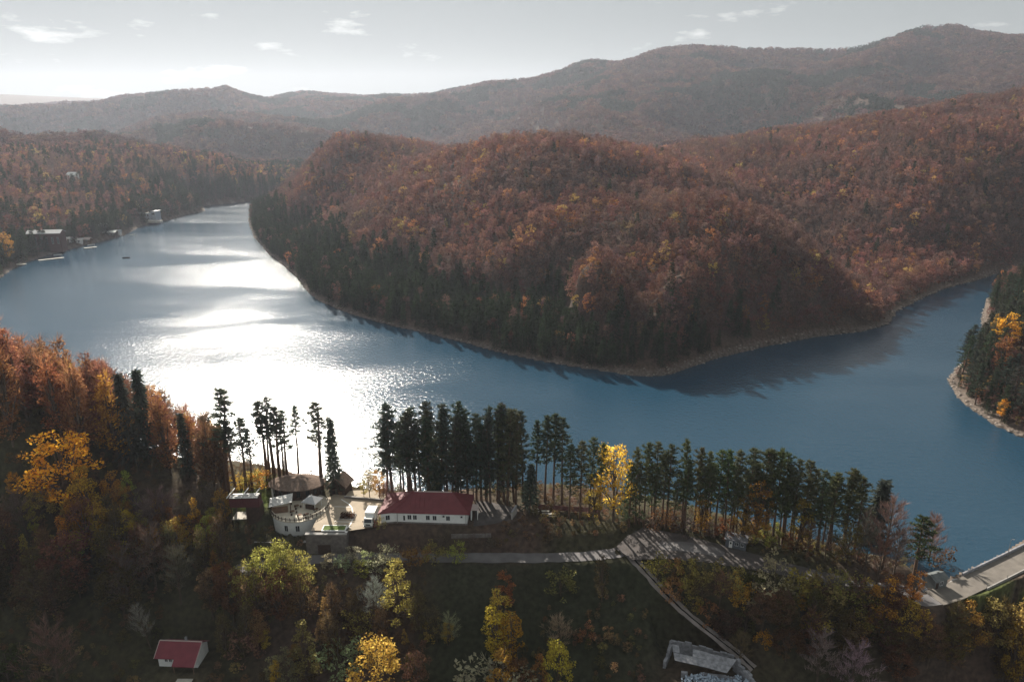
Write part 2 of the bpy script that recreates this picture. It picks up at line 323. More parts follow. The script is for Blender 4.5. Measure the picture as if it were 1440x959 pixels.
# water: wind-ruffled lake with calmer lanes
mw, n, o = new_mat('lake_water'); b = N(n, 'ShaderNodeBsdfPrincipled'); n.links.new(b.outputs[0], o.inputs[0])
b.inputs['Base Color'].default_value = (0.0145, 0.048, 0.082, 1); b.inputs['IOR'].default_value = 1.333; b.inputs['Specular IOR Level'].default_value = 0.5
tcd = N(n, 'ShaderNodeTexCoord')
mpw = N(n, 'ShaderNodeMapping'); mpw.inputs['Scale'].default_value = (0.005, 0.014, 1); mpw.inputs['Rotation'].default_value = (0, 0, R(12)); n.links.new(tcd.outputs['Object'], mpw.inputs[0])
zl = N(n, 'ShaderNodeTexNoise'); zl.inputs['Scale'].default_value = 1.0; zl.inputs['Detail'].default_value = 3; zl.inputs['Distortion'].default_value = 0.6; n.links.new(mpw.outputs[0], zl.inputs['Vector'])
lane = N(n, 'ShaderNodeMapRange'); lane.inputs['From Min'].default_value = 0.36; lane.inputs['From Max'].default_value = 0.56; lane.inputs['To Min'].default_value = 0.45; lane.inputs['To Max'].default_value = 1.0; n.links.new(zl.outputs[0], lane.inputs[0])
rgh = N(n, 'ShaderNodeMapRange'); rgh.inputs['To Min'].default_value = 0.08; rgh.inputs['To Max'].default_value = 0.13; n.links.new(lane.outputs[0], rgh.inputs[0]); n.links.new(rgh.outputs[0], b.inputs['Roughness'])
zw = N(n, 'ShaderNodeTexNoise'); zw.inputs['Scale'].default_value = 0.6; zw.inputs['Detail'].default_value = 5; zw.inputs['Roughness'].default_value = 0.62; n.links.new(tcd.outputs['Object'], zw.inputs['Vector'])
bpw = N(n, 'ShaderNodeBump'); bpw.inputs['Distance'].default_value = 0.5; n.links.new(zw.outputs[0], bpw.inputs['Height'])
sm = N(n, 'ShaderNodeMath', operation='MULTIPLY'); sm.inputs[1].default_value = 0.50; n.links.new(lane.outputs[0], sm.inputs[0]); n.links.new(sm.outputs[0], bpw.inputs['Strength'])
n.links.new(bpw.outputs[0], b.inputs['Normal'])
M['water'] = mw

# ------------------------------------------------------------------ object helpers
def link(name, mesh, parent=None):
    ob = bpy.data.objects.new(name, mesh); COL.objects.link(ob)
    if parent: ob.parent = parent
    return ob
def mesh_np(name, V, F, mats=(), mi=None, smooth=False):
    me = bpy.data.meshes.new(name); V = np.asarray(V, float)
    me.from_pydata(V.tolist(), [], F.tolist() if isinstance(F, np.ndarray) else F)
    for m in mats: me.materials.append(m)
    if mi is not None: me.polygons.foreach_set('material_index', np.asarray(mi, np.int32))
    if smooth: me.polygons.foreach_set('use_smooth', np.ones(len(me.polygons), bool))
    me.update(); return me
def tag(ob, label=None, cat=None, group=None, kind=None):
    if label: ob['label'] = label
    if cat: ob['category'] = cat
    if group: ob['group'] = group
    if kind: ob['kind'] = kind
    return ob
def thing(name, loc, label, cat, group=None, rz=0.0):
    e = bpy.data.objects.new(name, None); COL.objects.link(e); e.location = loc; e.rotation_euler = (0, 0, rz); e.empty_display_size = 0.5
    return tag(e, label, cat, group)
class MB:
    def __init__(s): s.v = []; s.f = []
    def raw(s, V, F):
        o = len(s.v); s.v += [tuple(map(float, p)) for p in V]; s.f += [tuple(i + o for i in f) for f in F]; return s
    def box(s, x0, x1, y0, y1, z0, z1):
        return s.raw([(x0, y0, z0), (x1, y0, z0), (x1, y1, z0), (x0, y1, z0), (x0, y0, z1), (x1, y0, z1), (x1, y1, z1), (x0, y1, z1)],
                     [(3, 2, 1, 0), (4, 5, 6, 7), (0, 1, 5, 4), (1, 2, 6, 5), (2, 3, 7, 6), (3, 0, 4, 7)])
    def bar(s, a, b_, w, h=None, up=(0, 0, 1)):
        a = np.array(a, float); b_ = np.array(b_, float); h = h or w; d = b_ - a; d /= np.linalg.norm(d); up = np.array(up, float)
        if abs(d @ up) > 0.95: up = np.array([1.0, 0, 0])
        r = np.cross(d, up); r /= np.linalg.norm(r); q = np.cross(r, d); c = []
        for p in (a, b_):
            for sx, sy in ((-1, -1), (1, -1), (1, 1), (-1, 1)): c.append(p + r * sx * w / 2 + q * sy * h / 2)
        return s.raw(c, [(3, 2, 1, 0), (4, 5, 6, 7), (0, 1, 5, 4), (1, 2, 6, 5), (2, 3, 7, 6), (3, 0, 4, 7)])
    def tube(s, pts, rad, k=7):
        pts = np.array(pts, float); n0 = len(s.v); 
        for i, p in enumerate(pts):
            d = pts[min(i + 1, len(pts) - 1)] - pts[max(i - 1, 0)]; d /= np.linalg.norm(d) + 1e-9
            a = np.cross(d, (0.3, 1, 0.1)); a /= np.linalg.norm(a) + 1e-9; c = np.cross(d, a)
            for j in range(k):
                t = 2 * math.pi * j / k; s.v.append(tuple(p + rad[i] * (a * math.cos(t) + c * math.sin(t))))
        for i in range(len(pts) - 1):
            for j in range(k):
                s.f.append((n0 + i * k + j, n0 + i * k + (j + 1) % k, n0 + (i + 1) * k + (j + 1) % k, n0 + (i + 1) * k + j))
        s.f.append(tuple(n0 + (len(pts) - 1) * k + j for j in range(k))); return s
    def prism(s, poly, z0, z1):
        k = len(poly); V = [(p[0], p[1], z0) for p in poly] + [(p[0], p[1], z1) for p in poly]
        return s.raw(V, [tuple(range(k - 1, -1, -1)), tuple(range(k, 2 * k))] + [(i, (i + 1) % k, k + (i + 1) % k, k + i) for i in range(k)])
    def build(s, name, mat, parent=None, smooth=False):
        return link(name, mesh_np(name, s.v, s.f, [mat], None, smooth), parent)
def part(name, mat, parent, fn): m = MB(); fn(m); return m.build(name, mat, parent)

# ------------------------------------------------------------------ terrain mesh
idx = np.arange(NR * NT).reshape(NR, NT)
F = np.stack([idx[:-1, :-1], idx[1:, :-1], idx[1:, 1:], idx[:-1, 1:]], -1).reshape(-1, 4)[:, ::-1]
me = bpy.data.meshes.new('terrain'); nv = NR * NT; nf = len(F)
me.vertices.add(nv); me.vertices.foreach_set('co', np.stack([GX, GY, GZ], -1).ravel())
me.loops.add(nf * 4); me.loops.foreach_set('vertex_index', F.ravel().astype(np.int32))
me.polygons.add(nf); me.polygons.foreach_set('loop_start', (np.arange(nf) * 4).astype(np.int32)); me.polygons.foreach_set('use_smooth', np.ones(nf, bool))
me.update(calc_edges=True)
tone = np.zeros((nv, 4)); tone[:, 3] = 1
f1 = fbm(GX / 9, GY / 9, 4, 41)[:, None]; f2 = fbm(GX / 30, GY / 30, 3, 51)[:, None]
litter = np.array([0.085, 0.052, 0.040]); grass = np.array([0.042, 0.044, 0.022]); earth = np.array([0.075, 0.058, 0.045]); rock = np.array([0.13, 0.105, 0.088]); olive = np.array([0.085, 0.085, 0.03])
c = litter * (1 - f1) + earth * f1
mead = sstep(0.35, 0.6, f2[:, 0])[:, None]
nearm = (rr < 220)[:, None]
c = np.where(nearm, c * (1 - 0.75 * mead) + grass * 0.75 * mead, c)
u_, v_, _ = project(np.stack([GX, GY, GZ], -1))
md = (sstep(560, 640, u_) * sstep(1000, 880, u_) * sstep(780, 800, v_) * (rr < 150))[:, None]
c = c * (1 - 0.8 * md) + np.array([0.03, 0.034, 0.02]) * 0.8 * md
dg = (sstep(1335, 1365, u_) * sstep(812, 822, v_) * sstep(862, 845, v_) * (rr < 200))[:, None]
c = c * (1 - dg) + np.array([0.075, 0.085, 0.03]) * dg
lawn = (np.exp(-(((GX + 66) / 5) ** 2 + ((GY - 160) / 5) ** 2)))[:, None]
c = c * (1 - lawn) + np.array([0.11, 0.16, 0.03]) * lawn
shore = ((~inl) * sstep(6, 2, dl + 5 * (f1[:, 0] - 0.5)) * sstep(2.4, 1.2, GZ))[:, None]
c = c * (1 - shore) + rock * shore
c = np.where(inl[:, None], rock * 0.5, c)
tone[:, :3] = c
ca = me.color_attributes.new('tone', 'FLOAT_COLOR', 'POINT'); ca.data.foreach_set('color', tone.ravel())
me.materials.append(M['terrain'])
terr = link('terrain', me); terr['kind'] = 'structure'; terr['label'] = 'wooded hills and valley floor around the reservoir'

# ------------------------------------------------------------------ lake, roads, paving
W_POLY = [(-560, 240), (-300, 226), (-200, 216), (-140, 204), (-100, 195), (-78, 184), (-60, 174), (-40, 170), (-20, 169.5), (0, 169.5), (15, 169.5), (28, 166.5), (40, 164), (52, 158), (64, 151), (75, 145), (84, 138.5), (92, 136.5),
          (97, 137.2), (119, 148.3), (150, 165.3), (190, 188), (210, 200), (700, 330), (700, 1150), (-560, 1150)]
import bmesh
bm = bmesh.new(); vs = [bm.verts.new((x, y, 0.0)) for x, y in W_POLY]; fc = bm.faces.new(vs); bmesh.ops.triangulate(bm, faces=[fc])
wm = bpy.data.meshes.new('lake'); bm.to_mesh(wm); bm.free(); wm.materials.append(M['water'])
lake = link('lake', wm); lake['kind'] = 'structure'; lake['label'] = 'blue reservoir water glittering under the low sun'

def strip(name, pts, half, mat, dz=0.03, label=None, jag=0.0):
    pts = np.asarray(pts, float); V = []; Fq = []
    d = np.gradient(pts[:, :2], axis=0); d /= np.linalg.norm(d, axis=1)[:, None]; nrm = np.stack([-d[:, 1], d[:, 0]], -1)
    for i, p in enumerate(pts):
        for k, s in enumerate((-1, -0.35, 0.35, 1)):
            w = half * s * (1 + jag * (rng.random() - 0.5) * (abs(s) == 1)); V.append((p[0] + nrm[i, 0] * w, p[1] + nrm[i, 1] * w, p[2] + dz + (0.02 if abs(s) < 1 else 0)))
    for i in range(len(pts) - 1):
        for k in range(3): Fq.append((i * 4 + k + 1, i * 4 + k, (i + 1) * 4 + k, (i + 1) * 4 + k + 1))
    ob = link(name, mesh_np(name, V, Fq, [mat], None, True)); ob['kind'] = 'structure'
    if label: ob['label'] = label
    return ob
def sheet(name, poly, z, mat, label=None):
    bm = bmesh.new(); vs = [bm.verts.new((p[0], p[1], z)) for p in poly]; f = bm.faces.new(vs)
    if f.normal.z < 0: f.normal_flip()
    bmesh.ops.triangulate(bm, faces=[f]); m = bpy.data.meshes.new(name); bm.to_mesh(m); bm.free(); m.materials.append(mat)
    m.update(); ob = link(name, m); ob['kind'] = 'structure'
    if label: ob['label'] = label
    return ob
strip('road', ROAD, 1.9, M['asphalt'], 0.0, 'narrow grey lane below the bank, running to the dam', 0.25)
strip('track', TRACK, 1.25, M['dirt'], 0.0, 'pale rutted dirt track going down into the valley', 0.35)
strip('track_verge', TRACK, 0.22, M['terrain'], 0.035, 'grassy strip between the ruts of the dirt track', 0.9)
sheet('gravel_apron', APRON, 4.36, M['gravel'], 'grey gravel turning area beside the pine rows')
parkpoly = [(-47.3, 146.6), (-38.6, 146.4), (-30.8, 148.7), (-29.5, 152), (-30.5, 158), (-31, 164), (-36, 166), (-45, 165), (-48, 160), (-47.2, 155)]
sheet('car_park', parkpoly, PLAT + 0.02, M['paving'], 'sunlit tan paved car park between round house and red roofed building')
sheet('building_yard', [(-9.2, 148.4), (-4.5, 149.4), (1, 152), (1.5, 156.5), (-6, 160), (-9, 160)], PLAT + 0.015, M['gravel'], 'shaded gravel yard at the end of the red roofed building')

# ------------------------------------------------------------------ tree meshes
def quads(cen, size, r, asp=0.65, up=0.35):
    """one leaf-sized kite per centre, randomly turned"""
    n = len(cen); nrm = r.normal(size=(n, 3)); nrm[:, 2] = np.abs(nrm[:, 2]) * (1 + up); nrm /= np.linalg.norm(nrm, axis=1)[:, None]
    a = np.cross(nrm, r.normal(size=(n, 3))); a /= np.linalg.norm(a, axis=1)[:, None] + 1e-9; b = np.cross(nrm, a)
    s = (size * (0.6 + 0.8 * r.random(n)))[:, None] * 0.5
    V = np.stack([cen - a * s, cen + b * s * asp, cen + a * s, cen - b * s * asp], 1).reshape(-1, 3)
    return V, np.arange(4 * n).reshape(n, 4)
def needles(cen, dirs, ln, wd, r):
    n = len(cen); a = np.cross(dirs, r.normal(size=(n, 3))); a /= np.linalg.norm(a, axis=1)[:, None] + 1e-9
    l = (ln * (0.7 + 0.6 * r.random(n)))[:, None]; w = wd * 0.5
    V = np.stack([cen - a * w, cen + a * w, cen + dirs * l + a * w * 0.25, cen + dirs * l - a * w * 0.25], 1).reshape(-1, 3)
    return V, np.arange(4 * n).reshape(n, 4)
def stack(parts):
    V = []; F = []; o = 0
    for v, f in parts: V.append(v); F.append(f + o); o += len(v)
    return np.vstack(V), np.vstack(F)
def rnd_dir(r, n):
    d = r.normal(size=(n, 3)); return d / np.linalg.norm(d, axis=1)[:, None]

def trunk_mesh(name, H, r0, r, limbs, mat, lean=0.02, k=6, top=0.95):
    m = MB(); t = np.linspace(0, top, 6); ph = r.random() * 6; pts = [(lean * H * math.sin(ph + 3 * a) * a, lean * H * math.cos(ph + 2.3 * a) * a, H * a) for a in t]
    pts[0] = (pts[0][0], pts[0][1], -0.8)
    m.tube(pts, [r0 * (1.15 - a) for a in t], k)
    for (p, q, ra) in limbs:
        mid = (np.array(p) + np.array(q)) / 2 + np.array([0, 0, 0.06 * np.linalg.norm(np.array(q) - np.array(p))])
        m.tube([p, mid, q], [ra, ra * 0.7, ra * 0.3], 4)
    return mesh_np(name, m.v, m.f, [mat], None, True)

def broad(seed, H, Rc, base, ncl, nlf, leaf, shape='round', name='crown'):
    r = np.random.default_rng(seed); cl = []
    while len(cl) < ncl:
        t = r.random(); 
        if shape == 'round': prof = math.sqrt(max(0, 1 - (2 * t - 0.9) ** 2 / 1.21)) 
        elif shape == 'cone': prof = (1 - t) ** 0.75 * 0.95 + 0.08
        elif shape == 'column': prof = math.sin(math.pi * min(1, 0.12 + t * 0.9)) ** 0.6
        else: prof = 0.75 + 0.25 * r.random()
        if r.random() > prof + 0.15: continue
        a = r.random() * 2 * math.pi; rad = Rc * prof * (0.35 + 0.62 * math.sqrt(r.random())) * (0.85 + 0.3 * vnoise(np.array([a * 1.3 + seed]), np.array([t * 3.0]))[0])
        cl.append((rad * math.cos(a), rad * math.sin(a), H * (base + (1 - base) * t * 0.97)))
    cl = np.array(cl); P = []
    cr = (0.26 if shape != 'column' else 0.34) * Rc * (0.7 + 0.6 * r.random(ncl))
    per = np.maximum(3, (nlf * cr ** 2 / (cr ** 2).sum()).astype(int))
    for c, q, k in zip(cl, cr, per):
        d = rnd_dir(r, k); d[:, 2] = d[:, 2] * 0.75 + 0.12; P.append(c + d * q * (0.55 + 0.5 * r.random(k))[:, None])
    P = np.vstack(P); V, F = quads(P, leaf, r)
    limbs = []
    for c in cl[r.permutation(ncl)[:14]]:
        z0 = min(c[2] - 0.1 * H, H * (base * 0.7 + 0.5 * r.random() * (1 - base))); z0 = max(z0, 0.12 * H); limbs.append(((0, 0, z0), tuple(c), 0.014 * H * (1.1 - z0 / H)))
    return (V, F), limbs
def twiggy(seed, H, Rc, base, nb, ntw, name='crown', tw=0.07, upb=0.9):
    r = np.random.default_rng(seed); limbs = []; parts = []
    for i in range(nb):
        t = base + (1 - base) * (i + r.random()) / nb; a = i * 2.4 + r.random(); L = Rc * (1.05 - 0.75 * (t - base) / (1 - base)) * (0.75 + 0.5 * r.random())
        p = np.array([0, 0, H * t * 0.93]); q = p + np.array([math.cos(a) * L, math.sin(a) * L, L * (0.5 + 0.7 * r.random())]); limbs.append((tuple(p), tuple(q), 0.007 * H * (1.2 - t)))
        k = max(4, ntw // nb); s = 0.25 + 0.75 * r.random(k); c = p + (q - p) * s[:, None] + r.normal(size=(k, 3)) * 0.05 * L
        d = rnd_dir(r, k) * 0.9 + (q - p) / L * 0.6 + np.array([0, 0, upb]) ; d /= np.linalg.norm(d, axis=1)[:, None]
        parts.append(needles(c, d, 0.085 * H, tw, r))
    return stack(parts), limbs
def pine(seed, H, Rc, base, nb, per):
    r = np.random.default_rng(seed); limbs = []; P = []; D = []
    for i in range(nb):
        t = base + (1 - base) * ((i + r.random()) / nb) ** 0.85; x = (t - base) / (1 - base); a = i * 2.399 + r.random() * 0.8
        L = Rc * (0.16 + 0.84 * (math.sin(math.pi * min(1, 0.22 + x * 0.74)) ** 0.8 if x < 0.3 else (1 - x) ** 0.7 * 1.15)) * (0.35 + 0.95 * r.random()) * (0.45 + 1.1 * vnoise(np.array([a * 0.9 + seed * 3.7]), np.array([t * 4.0 + seed]))[0])
        p = np.array([0, 0, H * t * 0.965]); rise = -0.12 + 0.55 * x + 0.2 * (r.random() - 0.5); q = p + np.array([math.cos(a), math.sin(a), rise]) * L
        if i % 3 == 0: limbs.append((tuple(p), tuple(q), 0.0032 * H))
        nt_ = max(2, int(round(3 + 3.0 * L / Rc)))
        for j in range(nt_):
            s = 0.35 + 0.65 * (j + r.random()) / nt_; c = p + (q - p) * s + np.array([r.normal() * 0.16 * L, r.normal() * 0.16 * L, r.normal() * 0.07 * L + 0.05])
            d = rnd_dir(r, per); d[:, 2] = np.abs(d[:, 2]) * 0.6 + 0.08; d[:, :2] += 0.4 * np.array([math.cos(a), math.sin(a)]); d /= np.linalg.norm(d, axis=1)[:, None]
            P.append(np.repeat(c[None], per, 0) - d * 0.15); D.append(d)
    # leading tuft
    d = rnd_dir(r, 18); d[:, 2] = np.abs(d[:, 2]) + 0.4; d /= np.linalg.norm(d, axis=1)[:, None]; P.append(np.repeat(np.array([[0, 0, H * 0.96]]), 18, 0)); D.append(d)
    return needles(np.vstack(P), np.vstack(D), 0.85, 0.26, r), limbs
def spruce(seed, H, Rc, base, nw, per):
    r = np.random.default_rng(seed); P = []; D = []
    for i in range(nw):
        t = base + (1 - base) * i / nw; L0 = Rc * (1 - (t - base) / (1 - base)) ** 0.85 + 0.15
        for j in range(7):
            a = j * 0.9 + i * 1.3 + r.random() * 0.5; L = L0 * (0.7 + 0.5 * r.random())
            s = np.linspace(0.25, 1, per); c = np.stack([math.cos(a) * L * s, math.sin(a) * L * s, H * t + 0.02 * H - L * 0.30 * s], -1) + r.normal(size=(per, 3)) * 0.06
            d = rnd_dir(r, per) * 0.7 + np.array([math.cos(a), math.sin(a), -0.25]); d /= np.linalg.norm(d, axis=1)[:, None]; P.append(c - d * 0.2); D.append(d)
    P.append(np.array([[0, 0, H * 0.93]] * 3)); D.append(np.array([[0.05, 0, 1], [0, 0.05, 1], [-0.05, -.05, 1.0]]))
    return needles(np.vstack(P), np.vstack(D), 0.075 * H, 0.03 * H, r), []

KIND = {}   # kind -> list of (nominal height, crown mesh, trunk mesh)
def reg(kind, H, crown, trunk): KIND.setdefault(kind, []).append((H, crown, trunk))
for s in range(4):
    r = np.random.default_rng(100 + s)
    cv, lb = pine(200 + s, 24, [3.3, 2.8, 3.7, 3.1][s], [0.42, 0.48, 0.38, 0.34][s], 50, 9)
    reg('pine', 24, mesh_np('crown', *cv, [M['needle']]), trunk_mesh('trunk', 24, 0.32, r, lb, M['bark_pine'], 0.012))
for s in range(3):                                   # pines of the dense stand, green almost to the ground
    r = np.random.default_rng(110 + s)
    cv, lb = pine(220 + s, 24, [3.2, 2.8, 3.5][s], [0.14, 0.22, 0.18][s], 74, 8)
    reg('low_pine', 24, mesh_np('crown', *cv, [M['needle']]), trunk_mesh('trunk', 24, 0.3, r, lb, M['bark_pine'], 0.012))
for s in range(3):
    r = np.random.default_rng(120 + s)
    cv, lb = pine(230 + s, 24, [2.1, 1.8, 2.2][s], [0.52, 0.6, 0.45][s], 36, 7)
    reg('slim_pine', 24, mesh_np('crown', *cv, [M['needle']]), trunk_mesh('trunk', 24, 0.40, r, lb, M['bark_pine'], 0.02))
for s in range(2):
    r = np.random.default_rng(140 + s)
    cv, lb = spruce(250 + s, 14, 2.6, 0.1, 24, 6)
    reg('spruce', 14, mesh_np('crown', *cv, [M['needle']]), trunk_mesh('trunk', 14, 0.2, r, lb, M['bark'], 0.005))
for s in range(4):
    r = np.random.default_rng(160 + s)
    cv, lb = broad(260 + s, 12, [3.6, 3.2, 4.0, 3.4][s], [0.2, 0.24, 0.18, 0.26][s], 52, 2500, 0.36, 'round')
    reg('round', 12, mesh_np('crown', *cv, [M['leaf']]), trunk_mesh('trunk', 12, 0.2, r, lb, M['bark'], 0.03))
for s in range(3):
    r = np.random.default_rng(180 + s)
    cv, lb = broad(270 + s, 14, [3.0, 2.6, 3.2][s], 0.14, 50, 1700, 0.36, 'cone')
    reg('cone', 14, mesh_np('crown', *cv, [M['leaf']]), trunk_mesh('trunk', 14, 0.2, r, lb, M['bark'], 0.015))
for s in range(2):
    r = np.random.default_rng(190 + s)
    cv, lb = broad(280 + s, 16, [2.3, 2.0][s], 0.12, 44, 1600, 0.36, 'column')
    reg('column', 16, mesh_np('crown', *cv, [M['leaf']]), trunk_mesh('trunk', 16, 0.2, r, lb, M['bark'], 0.015))
for s in range(4):                                   # tall narrow wood trees with a thin, half-bare crown
    r = np.random.default_rng(300 + s)
    cv, lb = broad(310 + s, 20, [2.9, 2.6, 3.1, 2.7][s], 0.1, 70, 1700, 0.44, 'column')
    tv, lb2 = twiggy(320 + s, 20, 2.6, 0.3, 26, 420, tw=0.08)
    reg('wood', 20, mesh_np('crown', *stack([cv, tv]), [M['leaf']]), trunk_mesh('trunk', 20, 0.2, r, lb + lb2[::2], M['bark'], 0.02))
for s in range(3):
    r = np.random.default_rng(340 + s)
    tv, lb = twiggy(350 + s, 10, [2.8, 2.4, 3.2][s], 0.25, 30, 1300, tw=0.05)
    reg('bare', 10, mesh_np('crown', *tv, [M['twig']]), trunk_mesh('trunk', 10, 0.15, r, lb, M['bark'], 0.03))
for s in range(4):
    r = np.random.default_rng(360 + s)
    cv, lb = broad(370 + s, 3.2, [1.7, 1.5, 1.9, 1.3][s], 0.1, 26, 650, 0.22, 'shrub')
    tv, lb2 = twiggy(380 + s, 3.2, 1.4, 0.15, 14, 180, tw=0.03)
    reg('shrub', 3.2, mesh_np('crown', *stack([cv, tv]), [M['leaf']]), trunk_mesh('trunk', 3.2, 0.06, r, lb[:8], M['bark'], 0.05, 5))

TREES = 0
def tree(kind, x, y, h, color, label, name, group=None, wid=1.0, var=None, jit=0.12, cat='tree', lean=None, z=None):
    global TREES
    lst = KIND[kind]; H, cm, tm = lst[rng.integers(len(lst)) if var is None else var % len(lst)]
    s = h / H; e = bpy.data.objects.new(name, None); COL.objects.link(e); e.location = (x, y, (gz(x, y) if z is None else z)); e.scale = (s * wid, s * wid, s)
    e.rotation_euler = (0 if lean is None else lean[0], 0 if lean is None else lean[1], rng.random() * 6.28 if lean is None else 0)
    if lean is None: e.rotation_euler[0] = rng.normal() * 0.028; e.rotation_euler[1] = rng.normal() * 0.028; e.empty_display_size = 0.5
    tag(e, label, cat, group)
    j = 1 + jit * (rng.random(3) - 0.5) * 2; v = 1 + 0.25 * (rng.random() - 0.5)
    co = bpy.data.objects.new('crown', cm); COL.objects.link(co); co.parent = e; co.color = (*[min(1, c_ * q * v) for c_, q in zip(color, j)], 1)
    to = bpy.data.objects.new('trunk', tm); COL.objects.link(to); to.parent = e
    TREES += 1; return e
def tree_px(kind, u, vt, vb, color, label, name, group=None, wid=1.0, **kw):
    p = hit(u, vb); h = zat(vt, p[1]) - p[2]
    return tree(kind, p[0], p[1], max(h, 1.0), color, label, name, group, wid, **kw)

YEL = (0.72, 0.43, 0.05); GOLD = (0.62, 0.41, 0.08); ORG = (0.64, 0.29, 0.05); OLV = (0.36, 0.30, 0.09); LIME = (0.42, 0.42, 0.09); SILV = (0.44, 0.45, 0.26)
RUS = (0.27, 0.11, 0.05); BRN = (0.19, 0.105, 0.06); PNK = (0.28, 0.17, 0.13); PINE = (0.07, 0.083, 0.058); PINE2 = (0.105, 0.118, 0.06); GRN = (0.08, 0.09, 0.03); GRY = (0.16, 0.12, 0.10)

# ------------------------------------------------------------------ far woods: one mass per hillside, instanced trees
protos = bpy.data.collections.new('forest_prototypes')
def proto(name, crown, th=None, H=10):
    V, F = crown; mi = np.zeros(len(F), int)
    if th:
        m = MB(); m.tube([(0, 0, -1.5), (0, 0, H * th)], [0.16, 0.05], 4); mV = np.array(m.v); fq = [f for f in m.f if len(f) == 4]
        F = np.vstack([F, np.array(fq) + len(V)]); V = np.vstack([V, mV]); mi = np.concatenate([mi, np.ones(len(fq), int)])
    ob = bpy.data.objects.new(name, mesh_np(name, V, F, [M['f_leaf'], M['bark']], mi)); protos.objects.link(ob)
for s in range(3):
    cv, _ = broad(400 + s, 12, 3.3, 0.2, 26, 430, 0.66, 'round'); proto('p%02d' % s, cv, 0.7, 12)                    # 0-2 full crowns
for s in range(3):
    cv, _ = broad(410 + s, 13, 2.5, 0.25, 24, 230, 0.62, 'column'); tv, _ = twiggy(415 + s, 13, 2.6, 0.2, 18, 170, tw=0.16); proto('p%02d' % (3 + s), stack([cv, tv]), 0.9, 13)   # 3-5 half bare
for s in range(2):
    cv, _ = spruce(420 + s, 15, 2.6, 0.08, 15, 4); proto('p%02d' % (6 + s), cv, 0.9, 15)                             # 6-7 conifers
for s in range(2):
    cv, _ = broad(430 + s, 14, 9.0, 0.05, 34, 260, 2.6, 'round'); proto('p%02d' % (8 + s), cv)                       # 8-9 far clumps

ng = bpy.data.node_groups.new('scatter', 'GeometryNodeTree')
ng.interface.new_socket('Geometry', in_out='INPUT', socket_type='NodeSocketGeometry'); ng.interface.new_socket('Geometry', in_out='OUTPUT', socket_type='NodeSocketGeometry')
gi = ng.nodes.new('NodeGroupInput'); go = ng.nodes.new('NodeGroupOutput'); ci = ng.nodes.new('GeometryNodeCollectionInfo'); ci.inputs['Collection'].default_value = protos
ci.inputs['Separate Children'].default_value = True; ci.inputs['Reset Children'].default_value = True
ip = ng.nodes.new('GeometryNodeInstanceOnPoints'); ip.inputs['Pick Instance'].default_value = True
def nattr(nm, tp): a = ng.nodes.new('GeometryNodeInputNamedAttribute'); a.data_type = tp; a.inputs['Name'].default_value = nm; return a.outputs[0]
er = ng.nodes.new('FunctionNodeEulerToRotation'); ng.links.new(nattr('rot', 'FLOAT_VECTOR'), er.inputs[0]); ng.links.new(er.outputs[0], ip.inputs['Rotation'])
ng.links.new(nattr('idx', 'INT'), ip.inputs['Instance Index']); ng.links.new(nattr('scl', 'FLOAT_VECTOR'), ip.inputs['Scale'])
ng.links.new(gi.outputs[0], ip.inputs['Points']); ng.links.new(ci.outputs[0], ip.inputs['Instance']); ng.links.new(ip.outputs[0], go.inputs[0])
def forest(name, label, P, idx, scl, tint, mats=None):
    me = bpy.data.meshes.new(name); me.vertices.add(len(P)); me.vertices.foreach_set('co', np.asarray(P, float).ravel())
    n_ = len(P)
    a = me.attributes.new('idx', 'INT', 'POINT'); a.data.foreach_set('value', np.asarray(idx, np.int32))
    a = me.attributes.new('scl', 'FLOAT_VECTOR', 'POINT'); a.data.foreach_set('vector', np.asarray(scl, float).ravel())
    ro = np.zeros((n_, 3)); ro[:, 2] = rng.random(n_) * 6.283; ro[:, :2] = (rng.random((n_, 2)) - 0.5) * 0.12
    a = me.attributes.new('rot', 'FLOAT_VECTOR', 'POINT'); a.data.foreach_set('vector', ro.ravel())
    t4 = np.ones((n_, 4)); t4[:, :3] = tint
    a = me.attributes.new('tint', 'FLOAT_COLOR', 'POINT'); a.data.foreach_set('color', t4.ravel())
    ob = link(name, me); md_ = ob.modifiers.new('scatter', 'NODES'); md_.node_group = ng
    tag(ob, label, 'forest', None, 'stuff'); return ob
def scatter_polar(r0, r1, spacing, seed):
    """points at about even spacing over the part of the country the camera's surroundings can see"""
    r_ = np.random.default_rng(seed); area = 0.5 * (r1 ** 2 - r0 ** 2) * R(92); n_ = int(area / spacing ** 2)
    # jittered grid
    xs = np.arange(-r1, r1, spacing); ys = np.arange(0, r1, spacing); X, Y = np.meshgrid(xs, ys); X = X.ravel() + (r_.random(X.size) - 0.5) * spacing * 0.95; Y = Y.ravel() + (r_.random(Y.size) - 0.5) * spacing * 0.95
    rr_ = np.hypot(X, Y); th = np.arctan2(X, Y); k = (rr_ > r0) & (rr_ < r1) & (np.abs(th) < R(45)); return X[k], Y[k]
def pick_tint(n_, base_cols, probs, r_, var=0.2):
    k = r_.choice(len(base_cols), n_, p=probs); t = np.array(base_cols)[k]; return np.clip(t * (1 + var * (r_.random((n_, 3)) - 0.5)) * (0.7 + 0.6 * r_.random((n_, 1))), 0.005, 0.9), k
r_ = np.random.default_rng(77)
FC = [(0.20, 0.093, 0.075), (0.26, 0.132, 0.10), (0.185, 0.105, 0.095), (0.38, 0.17, 0.075), (0.42, 0.28, 0.10)]
